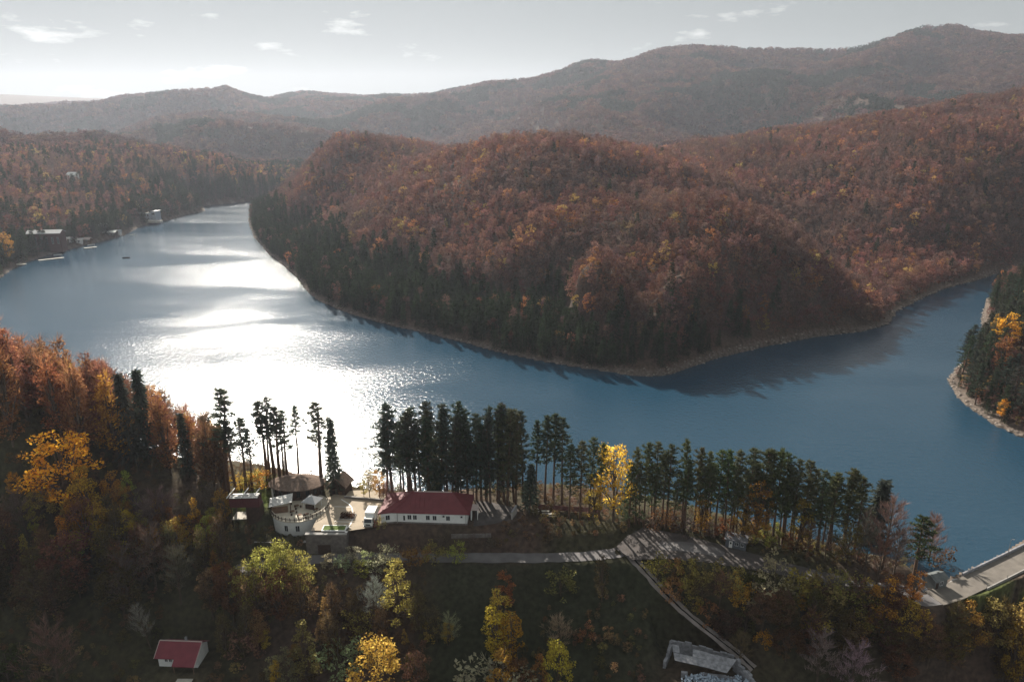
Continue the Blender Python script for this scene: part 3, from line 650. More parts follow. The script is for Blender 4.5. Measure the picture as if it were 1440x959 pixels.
def woods(name, label, r0, r1, spacing, seed, keep, conif, hs=1.0, probs=(0.5, 0.22, 0.2, 0.06, 0.02)):
    X, Y = scatter_polar(r0, r1, spacing, seed); Z = ground(X, Y); P2 = np.stack([X, Y], -1); d, ins, _, _ = poly_dist(P2, LAKE)
    k = (~ins) & (d > 2.4) & (Z > 0.5) & keep(X, Y, Z); X, Y, Z, d = X[k], Y[k], Z[k], d[k]; n_ = len(X)
    tint, kk = pick_tint(n_, FC, probs, r_)
    big = fbm(X / 60, Y / 60, 3, seed)[:, None]; tint = tint * (0.65 + 0.7 * big)
    con = conif(X, Y, Z, d) > r_.random(n_)
    idx = np.where(r_.random(n_) < 0.5, r_.integers(0, 3, n_), r_.integers(3, 6, n_)); idx = np.where(kk >= 3, r_.integers(0, 3, n_), idx); idx = np.where(con, r_.integers(6, 8, n_), idx)
    tint = np.where(con[:, None], np.array([0.03, 0.042, 0.022]) * (0.7 + 0.7 * r_.random((n_, 1))), tint)
    pat = fbm(X / 26, Y / 26, 3, seed + 3); s = hs * (0.6 + 0.55 * r_.random(n_) ** 1.3 + 0.5 * (pat - 0.35)); gp_ = sstep(0.52, 0.64, fbm(X / 48, Y / 48, 3, seed + 13))[:, None] * (~con)[:, None]; tint = tint * (1 - 0.55 * gp_) + np.array([0.15, 0.105, 0.092]) * 0.55 * gp_; scl = np.stack([s * (0.9 + 0.3 * r_.random(n_)), s * (0.9 + 0.3 * r_.random(n_)), s], -1)
    return forest(name, label, np.stack([X, Y, Z], -1), idx, scl, tint)
def is_near(X, Y): return ((Y < 230) & (np.hypot(X, Y) < 262)) | ((X > 150) & (Y < 315 + (X - 190)) & (np.hypot(X, Y) < 470))
def conif_pen(X, Y, Z, d):
    nn = fbm(X / 35, Y / 35, 3, 5); w = sstep(24, 8, Z + 24 * (nn - 0.5)) * sstep(140, 60, X) * 0.9
    return np.maximum(w, 0.012)
woods('peninsula_woods', 'russet autumn woods covering the peninsula and the slope behind it', 235, 1080, 4.2, 5, lambda X, Y, Z: ~is_near(X, Y) & ((X > -0.36 * Y - 5) | (X > -290)) & (X > -300), conif_pen, 0.83)
woods('far_shore_woods', 'mixed brown and green woods on the hillside above the boathouses', 380, 1150, 5.6, 6, lambda X, Y, Z: (X <= -300), lambda X, Y, Z, d: 0.15 + 0.65 * sstep(60, 15, d + 40 * (fbm(X / 30, Y / 30, 2, 8) - 0.5)) + 0.25 * (fbm(X / 50, Y / 50, 2, 9) > 0.55), 1.0, (0.3, 0.28, 0.2, 0.15, 0.07))
woods('headland_scrub', 'low dark scrub under the pines of the rocky headland', 190, 470, 2.6, 12, lambda X, Y, Z: is_near(X, Y) & (X > 150) & (Y > 190) & (X < 0.95 * Y), lambda X, Y, Z, d: 0.45 + 0 * X, 0.34, (0.3, 0.3, 0.2, 0.1, 0.1))
# far ridges
X, Y = scatter_polar(1080, 4300, 14.0, 8); Z = ground(X, Y); n_ = len(X)
tint, kk = pick_tint(n_, [(0.115, 0.062, 0.055), (0.15, 0.082, 0.062), (0.095, 0.06, 0.056)], (0.5, 0.25, 0.25), r_)
dk = (fbm(X / 120, Y / 120, 3, 31) > 0.58)[:, None]; tint = np.where(dk, np.array([0.03, 0.04, 0.028]) * (0.8 + 0.5 * r_.random((n_, 1))), tint)
s = 0.65 + 0.5 * r_.random(n_)
forest('far_ridge_woods', 'hazy brown woods on the far mountain ridges', np.stack([X, Y, Z - 1], -1), r_.integers(8, 10, n_), np.stack([s, s, s * 0.95], -1), tint)

# ------------------------------------------------------------------ single trees
# pines standing against the glitter beside the round house
SL = 'slim bare-trunked pine standing against the glittering water behind the round roof'
for u, vt, vb in [(376, 563, 672), (386, 558, 670), (394, 570, 674), (404, 577, 671), (380, 585, 676), (399, 590, 668)]:
    tree_px('slim_pine', u, vt, vb, PINE, SL, 'pine_tree', 'pines behind the round roof', 1.25)
tree_px('slim_pine', 420, 568, 670, PINE, 'lone thin pine with a tiny crown between the pines behind the round roof', 'pine_tree', None, 0.85, var=1)
tree_px('slim_pine', 453, 562, 688, PINE, 'tall slim pine beside the dark chalet at the car park edge', 'pine_tree', None, 1.25, var=0)
tree_px('spruce', 471, 588, 694, PINE, 'narrow spruce next to the dark chalet at the car park edge', 'spruce_tree', None, 0.55)
tree_px('slim_pine', 320, 545, 692, PINE, 'dark pine with a bent top at the end of the hillside wood', 'pine_tree', None, 1.5, var=2, lean=(0.0, 0.05))
for u, vt, vb in [(303, 575, 690), (332, 590, 694), (346, 586, 692), (355, 600, 690), (312, 600, 690)]:
    tree_px('slim_pine' if u > 320 else 'wood', u, vt, vb, PINE if u > 320 else BRN, 'thin dark tree in the cluster at the end of the hillside wood', 'tree', 'thin trees at the end of the hillside wood', 1.1)
# dense stand behind the red roofed building
def ST(u):
    where = 'behind the car park end of the red roof' if u < 590 else 'behind the middle of the red roof' if u < 640 else 'behind the porch end of the red roofed building' if u < 680 else 'beside the shaded gravel yard'
    return 'tall dark pine in the dense stand ' + where
front = [(545, 580, 700), (556, 565, 702), (573, 575, 702), (585, 572, 700), (601, 563, 700), (618, 568, 702), (630, 574, 702), (645, 564, 703), (660, 575, 704), (672, 582, 704), (684, 570, 705), (697, 567, 705), (707, 569, 706), (720, 577, 706), (735, 575, 706)]
for u, vt, vb in front:
    tree_px('low_pine' if u > 605 and rng.random() < 0.6 else 'pine', u + rng.normal() * 2, vt, vb, PINE, ST(u), 'pine_tree', 'pines behind the red roofed building', 0.85 + 0.3 * rng.random())
for k in range(22):
    u = 548 + k * 8.5 + rng.normal() * 3; vb = 694 + rng.random() * 14 + (u - 548) * 0.02; tree_px('low_pine' if u > 595 else 'pine', u, 572 + rng.random() * 55, vb, PINE if rng.random() < 0.7 else PINE2, ST(u), 'pine_tree', 'pines behind the red roofed building', 0.8 + 0.3 * rng.random())
for u, vt, vb in [(753, 592, 704), (766, 582, 706), (778, 580, 708), (790, 586, 710)]:
    tree_px('pine', u, vt, vb, PINE, 'tall pine at the edge of the dense stand beside the wooden benches', 'pine_tree', 'pines beside the wooden benches', 0.9)
tree_px('spruce', 745, 652, 716, PINE, 'small dense spruce at the foot of the pines beside the benches', 'spruce_tree', None, 1.0)
tree_px('spruce', 612, 650, 706, PINE, 'small dark spruce under the pines behind the red roof', 'spruce_tree', None, 1.0)
# long row along the gravel
def RW(u):
    where = 'between the board fence and the yellow tree' if u < 860 else 'beside the fork of the lane' if u < 955 else 'at the wide part of the gravel' if u < 1012 else 'right behind the grey kiosk' if u < 1062 else 'behind the large silver-green bush' if u < 1135 else 'next to the round olive tree'
    return 'tall pine in the lakeside row ' + where
row = [(800, 625, 728), (815, 618, 730), (828, 615, 732), (842, 620, 730), (893, 628, 738), (905, 622, 740), (918, 620, 741), (936, 626, 743), (958, 619, 747), (975, 628, 748), (990, 632, 750), (1005, 632, 752), (1018, 628, 754), (1030, 632, 756), (1045, 628, 758),
       (1060, 630, 760), (1075, 632, 763), (1086, 630, 765), (1100, 640, 767), (1113, 645, 770), (1126, 648, 772), (1150, 660, 776), (1162, 664, 778), (1183, 655, 780), (1200, 671, 783)]
for u, vt, vb in row:
    tree_px('pine', u, vt, vb, PINE2, RW(u), 'pine_tree', 'pines in the row by the gravel', 0.8 + 0.35 * rng.random())
for k in range(26):
    u = 900 + k * 11.2 + rng.normal() * 3; vb = 733 + (u - 900) * 0.15 + rng.random() * 8; tree_px('pine', u, 632 + (u - 900) * 0.10 + rng.random() * 26, vb, PINE2 if rng.random() < 0.75 else (0.06, 0.055, 0.03), RW(u), 'pine_tree', 'pines in the row by the gravel', 0.75 + 0.35 * rng.random())
tree_px('low_pine', 884, 650, 742, PINE2, 'broad dark pine in front of the yellow tree', 'pine_tree', None, 1.35, var=3)
tree_px('spruce', 1221, 674, 775, PINE, 'dark spiky conifer closing the pine row towards the dam', 'spruce_tree', None, 1.1)
tree_px('round', 862, 621, 734, (0.68, 0.45, 0.07), 'bright yellow tree glowing among the dark pines', 'yellow_tree', None, 0.72, var=2)
tree_px('pine', 1285, 728, 812, (0.05, 0.06, 0.03), 'single bushy pine beside the lake near the dam', 'pine_tree', None, 1.9, var=3)
tree_px('bare', 1302, 726, 806, PNK, 'pinkish bare tree behind the single pine near the dam', 'bare_tree', None, 0.9)
for u, vt, vb in [(1062, 668, 765), (1042, 690, 762), (985, 690, 752), (1120, 690, 775), (835, 660, 735)]:
    tree_px('column', u, vt, vb, (0.36, 0.22, 0.05), 'small yellowing tree between the trunks of the pine row', 'yellowing_tree', 'yellowing trees among the pines', 1.2)
for u, vt, vb, c_ in [(1190, 735, 795, (0.20, 0.16, 0.05)), (1160, 745, 790, GRY), (1215, 745, 805, GRY), (1240, 700, 800, PNK), (1255, 745, 815, GRY), (1135, 735, 785, BRN), (1232, 760, 822, BRN), (1205, 720, 790, GRY)]:
    tree_px('round' if c_[1] > 0.15 and c_[2] < 0.06 else 'bare', u, vt, vb, c_, 'leafless brushy tree on the bank past the pine row' if c_ is not None and not (c_[1] > 0.15 and c_[2] < 0.06) else 'round olive tree at the end of the pine row', 'bank_tree', 'leafless trees on the lake bank' if not (c_[1] > 0.15 and c_[2] < 0.06) else None, 1.0)
for u, vt, vb in [(1310, 770, 812), (1322, 788, 815), (1335, 795, 812)]:
    tree_px('shrub', u, vt, vb, (0.14, 0.09, 0.05), 'brown bush on the lake bank by the dam hut', 'bush', 'brown bushes by the dam hut', 1.0, cat='bush')
# small trees at the water beyond the car park
for u, vt, vb, c_ in [(520, 662, 700, OLV), (534, 660, 702, GOLD), (548, 676, 706, PNK), (512, 676, 700, OLV), (540, 685, 708, RUS)]:
    tree_px('round', u, vt, vb, c_, 'small backlit autumn tree between car park and water', 'small_tree', 'small trees beyond the car park', 0.8)
for u, vt, vb, c_ in [(352, 662, 690, OLV), (366, 660, 688, GOLD), (340, 668, 692, GOLD), (375, 668, 684, OLV)]:
    tree_px('shrub', u, vt, vb, c_, 'olive bush on the lawn behind the round house', 'bush', 'olive bushes behind the round house', 1.3, cat='bush')

# hillside wood at the left
sk_u = [-200, 0, 60, 110, 150, 200, 250, 290, 330, 380]; sk_v = [400, 452, 476, 494, 510, 536, 566, 592, 615, 640]
cnt = 0
for Y0 in np.arange(150, 198, 5.2):
    for X0 in np.arange(-150, -60, 5.4):
        x = X0 + (rng.random() - 0.5) * 4.5; y = Y0 + (rng.random() - 0.5) * 4.5; z = gz(x, y)
        if z < 3: continue
        u, v, _ = project(np.array([x, y, z]))
        if u < -60 or u > 318 or v > 640 + u * 0.17 - 2: continue
        zt = zat(np.interp(u, sk_u, sk_v), y); h = min(22 + 6 * rng.random(), zt - z + rng.normal() * 1.6 + (1.5 if rng.random() < 0.12 else 0))
        if h < 9: continue
        p = rng.random(); t = u / 300.0
        if p < 0.10: kd, c_, lb = 'spruce', PINE, 'dark spruce among the russet trees of the hillside wood'
        elif p < 0.16 + 0.32 * max(0, t - 0.3): kd, c_, lb = 'wood', (0.46, 0.26, 0.05), 'golden tree among the russet trees of the hillside wood'
        elif p < 0.5: kd, c_, lb = 'wood', (0.31, 0.135, 0.07), 'russet tree in the hillside wood above the valley house'
        else: kd, c_, lb = 'wood', (0.24, 0.11, 0.065), 'dark brown half-bare tree in the hillside wood above the valley house'
        lb = lb.replace(' of the hillside wood', '').replace(' in the hillside wood above the valley house', '') + (' of the hillside wood above the small orange tree' if u < 60 else ' of the hillside wood above the big yellow tree' if u < 150 else ' of the hillside wood above the yellow-green tree' if u < 230 else ' of the hillside wood towards the stilt hut')
        tree(kd, x, y, h, c_, lb, 'spruce_tree' if kd == 'spruce' else 'woodland_tree', lb.split(' ')[0] + ' trees of the hillside wood', 1.05 if kd != 'spruce' else 0.7); cnt += 1

# single bright trees on the left slope
tree_px('round', 100, 602, 722, (0.85, 0.5, 0.05), 'big bright yellow tree on the slope below the hillside wood', 'yellow_tree', None, 1.15, var=0)
tree_px('round', 136, 656, 752, (0.56, 0.32, 0.05), 'second yellow tree leaning out below the big bright yellow one', 'yellow_tree', None, 0.8, var=1)
tree_px('cone', 187, 662, 728, LIME, 'yellow-green tree on the slope right below the hillside wood', 'yellow_green_tree', None, 0.9)
tree_px('round', 168, 664, 726, ORG, 'orange tree touching the yellow-green one on the slope', 'orange_tree', None, 0.8)
tree_px('round', 25, 665, 705, ORG, 'small orange tree on the upper slope under the wood', 'orange_tree', None, 0.9)
tree_px('round', 60, 690, 745, OLV, 'olive tree on the slope below the small orange tree', 'olive_tree', None, 1.0)
for u, vt, vb, c_ in [(120, 700, 775, (0.42, 0.22, 0.05)), (150, 705, 790, (0.46, 0.25, 0.05)), (172, 715, 790, GOLD), (190, 720, 800, GOLD), (110, 712, 780, ORG), (205, 720, 780, OLV), (255, 722, 770, ORG), (240, 712, 770, RUS), (262, 740, 775, GOLD), (300, 715, 765, OLV), (285, 725, 770, RUS)]:
    tree_px('round', u, vt, vb, c_, 'autumn tree with lit golden top on the shaded slope', 'autumn_tree', 'golden trees on the shaded slope', 0.85)
for u, vt, vb in [(215, 700, 770), (228, 690, 765), (245, 695, 760), (270, 700, 765), (200, 690, 750), (285, 690, 748), (75, 660, 730), (300, 680, 735), (40, 690, 760), (10, 700, 770), (220, 745, 830), (255, 770, 850), (185, 780, 860)]:
    tree_px('bare', u, vt, vb, GRY, 'grey leafless tree on the slope ' + ('under the small orange tree' if u < 100 else 'below the golden topped trees' if vb > 800 else 'beside the yellow-green tree' if u < 235 else 'towards the maroon stilt hut'), 'bare_tree', 'leafless trees on the left slope', 1.0)
# dark shaded trees of the left slope
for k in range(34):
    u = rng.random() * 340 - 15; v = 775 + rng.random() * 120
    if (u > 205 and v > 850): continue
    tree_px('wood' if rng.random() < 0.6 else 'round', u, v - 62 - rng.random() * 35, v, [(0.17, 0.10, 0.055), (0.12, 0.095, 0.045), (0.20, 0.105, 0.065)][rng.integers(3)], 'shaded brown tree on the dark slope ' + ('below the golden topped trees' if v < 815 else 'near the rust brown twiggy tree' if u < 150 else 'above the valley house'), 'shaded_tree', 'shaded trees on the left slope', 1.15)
tree_px('bare', 212, 850, 912, (0.30, 0.24, 0.22), 'pale leaning bare tree beside the small red roofed house', 'bare_tree', None, 0.8, lean=(0, -0.16))
tree_px('bare', 85, 878, 975, (0.24, 0.13, 0.09), 'rust brown twiggy tree on the dark slope near the valley floor', 'bare_tree', None, 1.1)
tree_px('shrub', 12, 915, 960, GRN, 'dark green bush at the foot of the left slope', 'bush', None, 1.1, cat='bush')
# centre: along and below the lane
for u, vt, vb, c_ in [(350, 790, 868, OLV), (380, 770, 858, OLV), (403, 760, 852, (0.34, 0.29, 0.09)), (425, 774, 850, (0.36, 0.27, 0.08)), (330, 800, 875, BRN), (365, 800, 880, BRN), (318, 790, 860, RUS), (395, 800, 885, BRN), (300, 800, 870, BRN), (430, 810, 885, BRN)]:
    tree_px('round', u, vt, vb, c_, ('olive leafed tree in the clump below the round house' if c_[1] > 0.2 else 'brown tree in the clump below the round house'), 'clump_tree', ('olive trees below the round house' if c_[1] > 0.2 else 'brown trees below the round house'), 0.8)
tree_px('cone', 562, 784, 878, (0.40, 0.33, 0.10), 'large olive-yellow pyramid shaped tree below the lane', 'pyramid_tree', None, 1.15)
tree_px('bare', 528, 812, 880, (0.34, 0.33, 0.33), 'silver grey bare tree beside the olive-yellow pyramid tree', 'bare_tree', None, 1.0)
for u, vt, vb, c_ in [(497, 772, 797, SILV), (520, 777, 799, SILV), (545, 772, 796, SILV), (465, 780, 800, SILV), (575, 770, 794, (0.4, 0.24, 0.07)), (592, 772, 793, (0.4, 0.26, 0.08)), (612, 766, 790, OLV), (480, 783, 802, SILV), (510, 790, 812, OLV), (530, 786, 808, SILV)]:
    tree_px('shrub', u, vt, vb, c_, ('silvery bush along the lane below the car park wall' if c_ is SILV else 'yellow-brown bush along the lane below the red roofed building'), 'bush', ('silvery bushes along the lane' if c_ is SILV else 'yellow-brown bushes along the lane'), 1.2, cat='bush')
tree_px('shrub', 641, 762, 788, LIME, 'fresh yellow-green bush beside the lane under the red roofed building', 'bush', None, 0.9, cat='bush')
for u, vt, vb in [(620, 755, 772), (665, 752, 772), (690, 757, 776)]:
    tree_px('bare', u, vt, vb, GRY, 'low bare scrub on the bank above the lane', 'scrub', 'bare scrub above the lane', 1.5, cat='bush')
tree_px('cone', 458, 838, 892, (0.34, 0.2, 0.07), 'small orange-brown tree in the hollow below the lane', 'small_tree', None, 0.7)
tree_px('cone', 432, 866, 962, (0.34, 0.28, 0.10), 'olive tree with a reddish edge near the valley floor', 'olive_tree', None, 0.95)
tree_px('cone', 408, 905, 985, (0.24, 0.22, 0.12), 'grey-green tree in front of the olive tree near the valley floor', 'grey_green_tree', None, 0.85)
tree_px('shrub', 478, 905, 955, SILV, 'silvery bush beside the round golden willow', 'bush', None, 1.0, cat='bush')
tree_px('round', 535, 903, 1000, (0.62, 0.42, 0.10), 'round golden willow on the valley floor', 'golden_tree', None, 1.05, var=2)
tree_px('round', 590, 915, 985, BRN, 'brown shaded tree next to the round golden willow', 'brown_tree', None, 0.9)
tree_px('cone', 390, 930, 985, GOLD, 'small golden tree near the valley house', 'golden_tree', None, 0.9)
tree_px('shrub', 345, 893, 932, PNK, 'pinkish bush just past the valley house', 'bush', None, 1.2, cat='bush')
tree_px('bare', 632, 866, 908, (0.30, 0.29, 0.17), 'pale olive scrub alone on the dark meadow', 'scrub', None, 1.2, cat='bush')
tree_px('shrub', 505, 858, 890, OLV, 'olive bush under the pyramid shaped tree', 'bush', None, 1.0, cat='bush')
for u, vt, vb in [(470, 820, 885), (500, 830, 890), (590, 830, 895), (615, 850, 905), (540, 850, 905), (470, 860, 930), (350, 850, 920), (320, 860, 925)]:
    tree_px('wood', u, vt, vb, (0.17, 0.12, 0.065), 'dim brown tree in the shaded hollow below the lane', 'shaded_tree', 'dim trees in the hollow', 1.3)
# tall column of yellow trees on the meadow
for u, vt, vb, c_, lb in [(711, 795, 868, (0.36, 0.16, 0.07), 'rusty pink tree at the top of the yellow tree column'), (709, 822, 900, GOLD, 'golden tree just below the rusty pink one in the column'), (703, 845, 935, (0.5, 0.38, 0.06), 'greenish yellow tree in the middle of the tree column'),
                          (718, 858, 940, (0.64, 0.36, 0.04), 'orange-yellow tree in the middle of the tree column'), (704, 905, 1000, (0.45, 0.25, 0.07), 'orange-brown tree at the foot of the tree column'), (728, 915, 1000, BRN, 'dark brown tree at the foot of the tree column'), (692, 925, 990, SILV, 'silver-green bush at the foot of the tree column')]:
    tree_px('column' if 'bush' not in lb else 'shrub', u, vt, vb, c_, lb, 'meadow_tree' if 'bush' not in lb else 'bush', None, 1.25, cat='tree' if 'bush' not in lb else 'bush')
tree_px('round', 783, 898, 992, (0.56, 0.44, 0.07), 'lemon yellow tree on the meadow near the valley floor', 'yellow_tree', None, 0.72)
tree_px('cone', 757, 912, 1000, (0.42, 0.2, 0.06), 'orange-brown tree leaning on the lemon yellow one', 'orange_tree', None, 0.8)
tree_px('bare', 786, 866, 922, (0.42, 0.26, 0.2), 'pinkish twiggy tree behind the lemon yellow tree', 'bare_tree', None, 1.2)
tree_px('shrub', 825, 880, 905, (0.34, 0.18, 0.1), 'small russet bush alone on the dark meadow', 'bush', None, 0.9, cat='bush')
tree_px('shrub', 788, 806, 838, (0.26, 0.26, 0.09), 'pale olive reed-like bush just below the lane', 'bush', None, 1.4, cat='bush')
tree_px('column', 846, 778, 846, (0.15, 0.10, 0.05), 'dim brown bushy tree just below the fork of the lane', 'small_tree', None, 1.0)
# brush below the gravel
for u, vt, vb, c_ in [(925, 786, 818, OLV), (945, 790, 822, (0.3, 0.2, 0.08)), (965, 792, 828, OLV), (985, 794, 830, (0.26, 0.18, 0.08)), (1005, 796, 834, OLV), (1030, 800, 838, OLV), (1055, 800, 842, GRN), (1120, 806, 850, OLV), (1140, 812, 852, (0.3, 0.24, 0.07)), (1165, 808, 856, (0.3, 0.24, 0.1)), (1185, 812, 858, OLV), (1210, 822, 866, GRN)]:
    tree_px('shrub', u, vt, vb, c_, 'olive brown bush in the thicket edge ' + ('next to the dirt track' if u < 980 else 'between dirt track and large silver-green bush' if u < 1085 else 'between the large silver-green bush and the orange-yellow tree'), 'bush', 'bushes below the gravel', 1.0, cat='bush')
tree_px('shrub', 1085, 788, 850, SILV, 'large silver-green bush standing up before the gravel turning area', 'bush', None, 0.95, cat='bush')
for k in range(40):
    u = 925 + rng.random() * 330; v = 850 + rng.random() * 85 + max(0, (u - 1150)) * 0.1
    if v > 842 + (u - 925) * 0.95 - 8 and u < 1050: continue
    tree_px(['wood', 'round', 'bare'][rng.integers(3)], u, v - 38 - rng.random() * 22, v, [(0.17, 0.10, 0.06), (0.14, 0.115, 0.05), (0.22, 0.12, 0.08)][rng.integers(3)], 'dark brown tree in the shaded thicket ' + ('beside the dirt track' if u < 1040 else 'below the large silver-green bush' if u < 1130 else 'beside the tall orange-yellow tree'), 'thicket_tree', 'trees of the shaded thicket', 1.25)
tree_px('shrub', 1072, 888, 908, YEL, 'small yellow bush glowing in the shaded thicket', 'bush', None, 1.0, cat='bush')
tree_px('bare', 1148, 893, 968, (0.30, 0.24, 0.19), 'pale bare tree with spreading branches below the thicket', 'bare_tree', None, 1.1)
tree_px('bare', 1195, 910, 985, (0.36, 0.27, 0.27), 'pinkish grey bare tree below the thicket', 'bare_tree', None, 1.2)
# right foreground below the dam
for u, vt, vb, c_, kd, w_, lb in [(1229, 798, 896, (0.58, 0.34, 0.06), 'column', 1.2, 'tall orange-yellow tree at the end of the thicket'), (1276, 793, 868, (0.52, 0.26, 0.06), 'column', 1.2, 'olive tree with an orange top near the single pine'),
                                  (1268, 842, 905, GOLD, 'round', 0.8, 'golden tree in front of the orange topped one'), (1290, 860, 915, GOLD, 'round', 0.8, 'golden green tree beside the golden one below the dam hut'), (1310, 885, 915, YEL, 'round', 0.7, 'little yellow tree in the shade below the dam hut'),
                                  (1355, 848, 930, (0.46, 0.31, 0.09), 'round', 0.95, 'gold-olive tree below the grass bank of the dam'), (1388, 846, 925, (0.36, 0.28, 0.1), 'round', 1.0, 'olive tree below the grass bank of the dam'), (1415, 876, 975, (0.52, 0.3, 0.06), 'round', 0.6, 'orange tree with a tall pale trunk below the dam'),
                                  (1436, 848, 940, (0.40, 0.28, 0.08), 'round', 1.0, 'ochre tree at the foot of the dam face'), (1332, 868, 940, (0.2, 0.14, 0.06), 'round', 0.9, 'brown tree beside the gold-olive one below the dam')]:
    tree_px(kd, u, vt, vb, c_, lb, 'autumn_tree', None, w_)
for k in range(22):
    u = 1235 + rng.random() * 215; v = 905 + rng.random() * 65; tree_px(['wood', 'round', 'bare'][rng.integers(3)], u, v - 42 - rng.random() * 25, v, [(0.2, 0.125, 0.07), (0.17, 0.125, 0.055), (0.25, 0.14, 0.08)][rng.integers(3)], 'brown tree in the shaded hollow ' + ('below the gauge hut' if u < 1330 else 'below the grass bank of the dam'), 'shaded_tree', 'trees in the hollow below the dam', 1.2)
# wooded headland across the water
HP = []
for k in range(3000):
    y = 205 + rng.random() * 190; x = 150 + rng.random() * 190; z = gz(x, y); d_, i_, _, _ = poly_dist(np.array([[x, y]]), LAKE)
    u, v, _ = project(np.array([x, y, z]))
    if i_[0] or d_[0] < 2.4 or u > 1470 or u < 1300 or z < 0.7 or any((x - a) ** 2 + (y - b) ** 2 < 22 for a, b in HP): continue
    HP.append((x, y))
    p = rng.random()
    tree('low_pine' if p < 0.94 else 'round', x, y, 12 + 5 * rng.random(), PINE if p < 0.94 else [(0.34, 0.2, 0.06), OLV, RUS][rng.integers(3)], ('dark pine on the rocky headland across the water' if p < 0.94 else 'autumn tree between pines on the rocky headland'), 'headland_pine' if p < 0.94 else 'headland_tree', ('pines on the headland' if p < 0.94 else 'autumn trees on the headland'), 1.35 if p < 0.94 else 0.95)
tree_px('round', 1412, 440, 492, YEL, 'bright yellow tree among the dark pines of the headland', 'yellow_tree', None, 1.0)
tree_px('round', 1408, 562, 592, ORG, 'orange tree close above the rocky shore of the headland', 'orange_tree', None, 0.9)
tree_px('round', 12, 328, 372, (0.5, 0.25, 0.05), 'orange tree on the far bank beside the lowest jetty', 'orange_tree', None, 0.9)
for k in range(16):
    u = 905 + k * 20 + rng.normal() * 5; vb = 740 + (u - 900) * 0.15
    tree_px('shrub', u, vb - 16 - rng.random() * 14, vb, [OLV, BRN, GRY, RUS][rng.integers(4)], 'low brown bush under the pines ' + ('near the fork of the lane' if u < 1010 else 'around the grey kiosk' if u < 1090 else 'towards the round olive tree'), 'bush', 'bushes under the pine row', 1.2, cat='bush')
for k in range(30):
    u = rng.random() * 335; v = 735 + rng.random() * 85
    tree_px(['round', 'cone'][rng.integers(2)], u, v - 42 - rng.random() * 26, v, [GOLD, (0.46, 0.30, 0.08), OLV, (0.44, 0.22, 0.07), LIME][rng.integers(5)], ['olive-gold tree on the left slope under the big yellow tree', 'olive-gold tree on the left slope towards the stilt hut'][int(u > 190)], 'autumn_tree', 'olive-gold trees on the left slope', 0.8)
for k in range(16):
    u = 335 + rng.random() * 310; v = 885 + rng.random() * 75
    tree_px(['shrub', 'round', 'cone'][rng.integers(3)], u, v - 24 - rng.random() * 26, v, [OLV, (0.46, 0.32, 0.09), SILV, GOLD, (0.34, 0.2, 0.09)][rng.integers(5)], 'low backlit bush on the valley floor ' + ('between the valley house and the round golden willow' if u < 535 else 'between the round golden willow and the tree column'), 'bush', 'backlit bushes on the valley floor', 0.9, cat='bush')
for k in range(18):
    u = 940 + rng.random() * 290; v = 838 + rng.random() * 60 + max(0, u - 1080) * 0.1
    if v > 842 + (u - 925) * 0.95 - 14 and u < 1050: continue
    tree_px(['shrub', 'cone'][rng.integers(2)], u, v - 26 - rng.random() * 16, v, [OLV, (0.40, 0.28, 0.10), (0.36, 0.2, 0.09), GOLD][rng.integers(4)], 'olive-gold bush rising out of the shaded thicket ' + ('beside the dirt track' if u < 1060 else 'below the large silver-green bush' if u < 1140 else 'beside the tall orange-yellow tree'), 'bush', 'olive-gold bushes of the thicket', 0.9, cat='bush')
# undergrowth: a brown mass nobody could count
X, Y = scatter_polar(95, 240, 2.1, 91); Z = ground(X, Y); d1, i1, _, _ = poly_dist(np.stack([X, Y], -1), LAKE); u_, v_, _ = project(np.stack([X, Y, Z], -1))
dr, _, _, _ = poly_dist(np.stack([X, Y], -1), ROAD[:, :2], False); dt, _, _, _ = poly_dist(np.stack([X, Y], -1), TRACK[:, :2], False); dp, ipk, _, _ = poly_dist(np.stack([X, Y], -1), PARK); da, ia, _, _ = poly_dist(np.stack([X, Y], -1), APRON)
dh, _, _, _ = poly_dist(np.stack([X, Y], -1), [HOUSE[:2], HOUSE[:2]], False); dn, _, _, _ = poly_dist(np.stack([X, Y], -1), [RUIN[:2], RUIN[:2]], False); dd, _, _, _ = poly_dist(np.stack([X, Y], -1), DAM, False)
mead = (u_ > 600) & (u_ < 985) & (v_ > 785); dens = fbm(X / 12, Y / 12, 3, 71)
k = ~i1 & (d1 > 2.5) & (dr > 3.2) & (dt > 2.6) & ~ipk & (dp > 1.0) & ~ia & (da > 1.0) & (dh > 9) & (dn > 13) & (dd > 8) & (u_ > -200) & (u_ < 1600) & (dens > np.where(mead, 0.57, 0.36)) & ~((u_ > 1320) & (v_ < 862) & (v_ > 800))
X, Y, Z = X[k], Y[k], Z[k]; n_ = len(X); tint, kk = pick_tint(n_, [(0.16, 0.10, 0.055), (0.13, 0.11, 0.045), (0.2, 0.11, 0.07), (0.28, 0.2, 0.09)], (0.4, 0.3, 0.2, 0.1), r_)
s = 0.10 + 0.16 * r_.random(n_) ** 1.5
forest('undergrowth', 'brown scrub and bramble covering the banks of the valley', np.stack([X, Y, Z - 0.1], -1), r_.integers(0, 6, n_), np.stack([s * 1.5, s * 1.5, s], -1), tint)

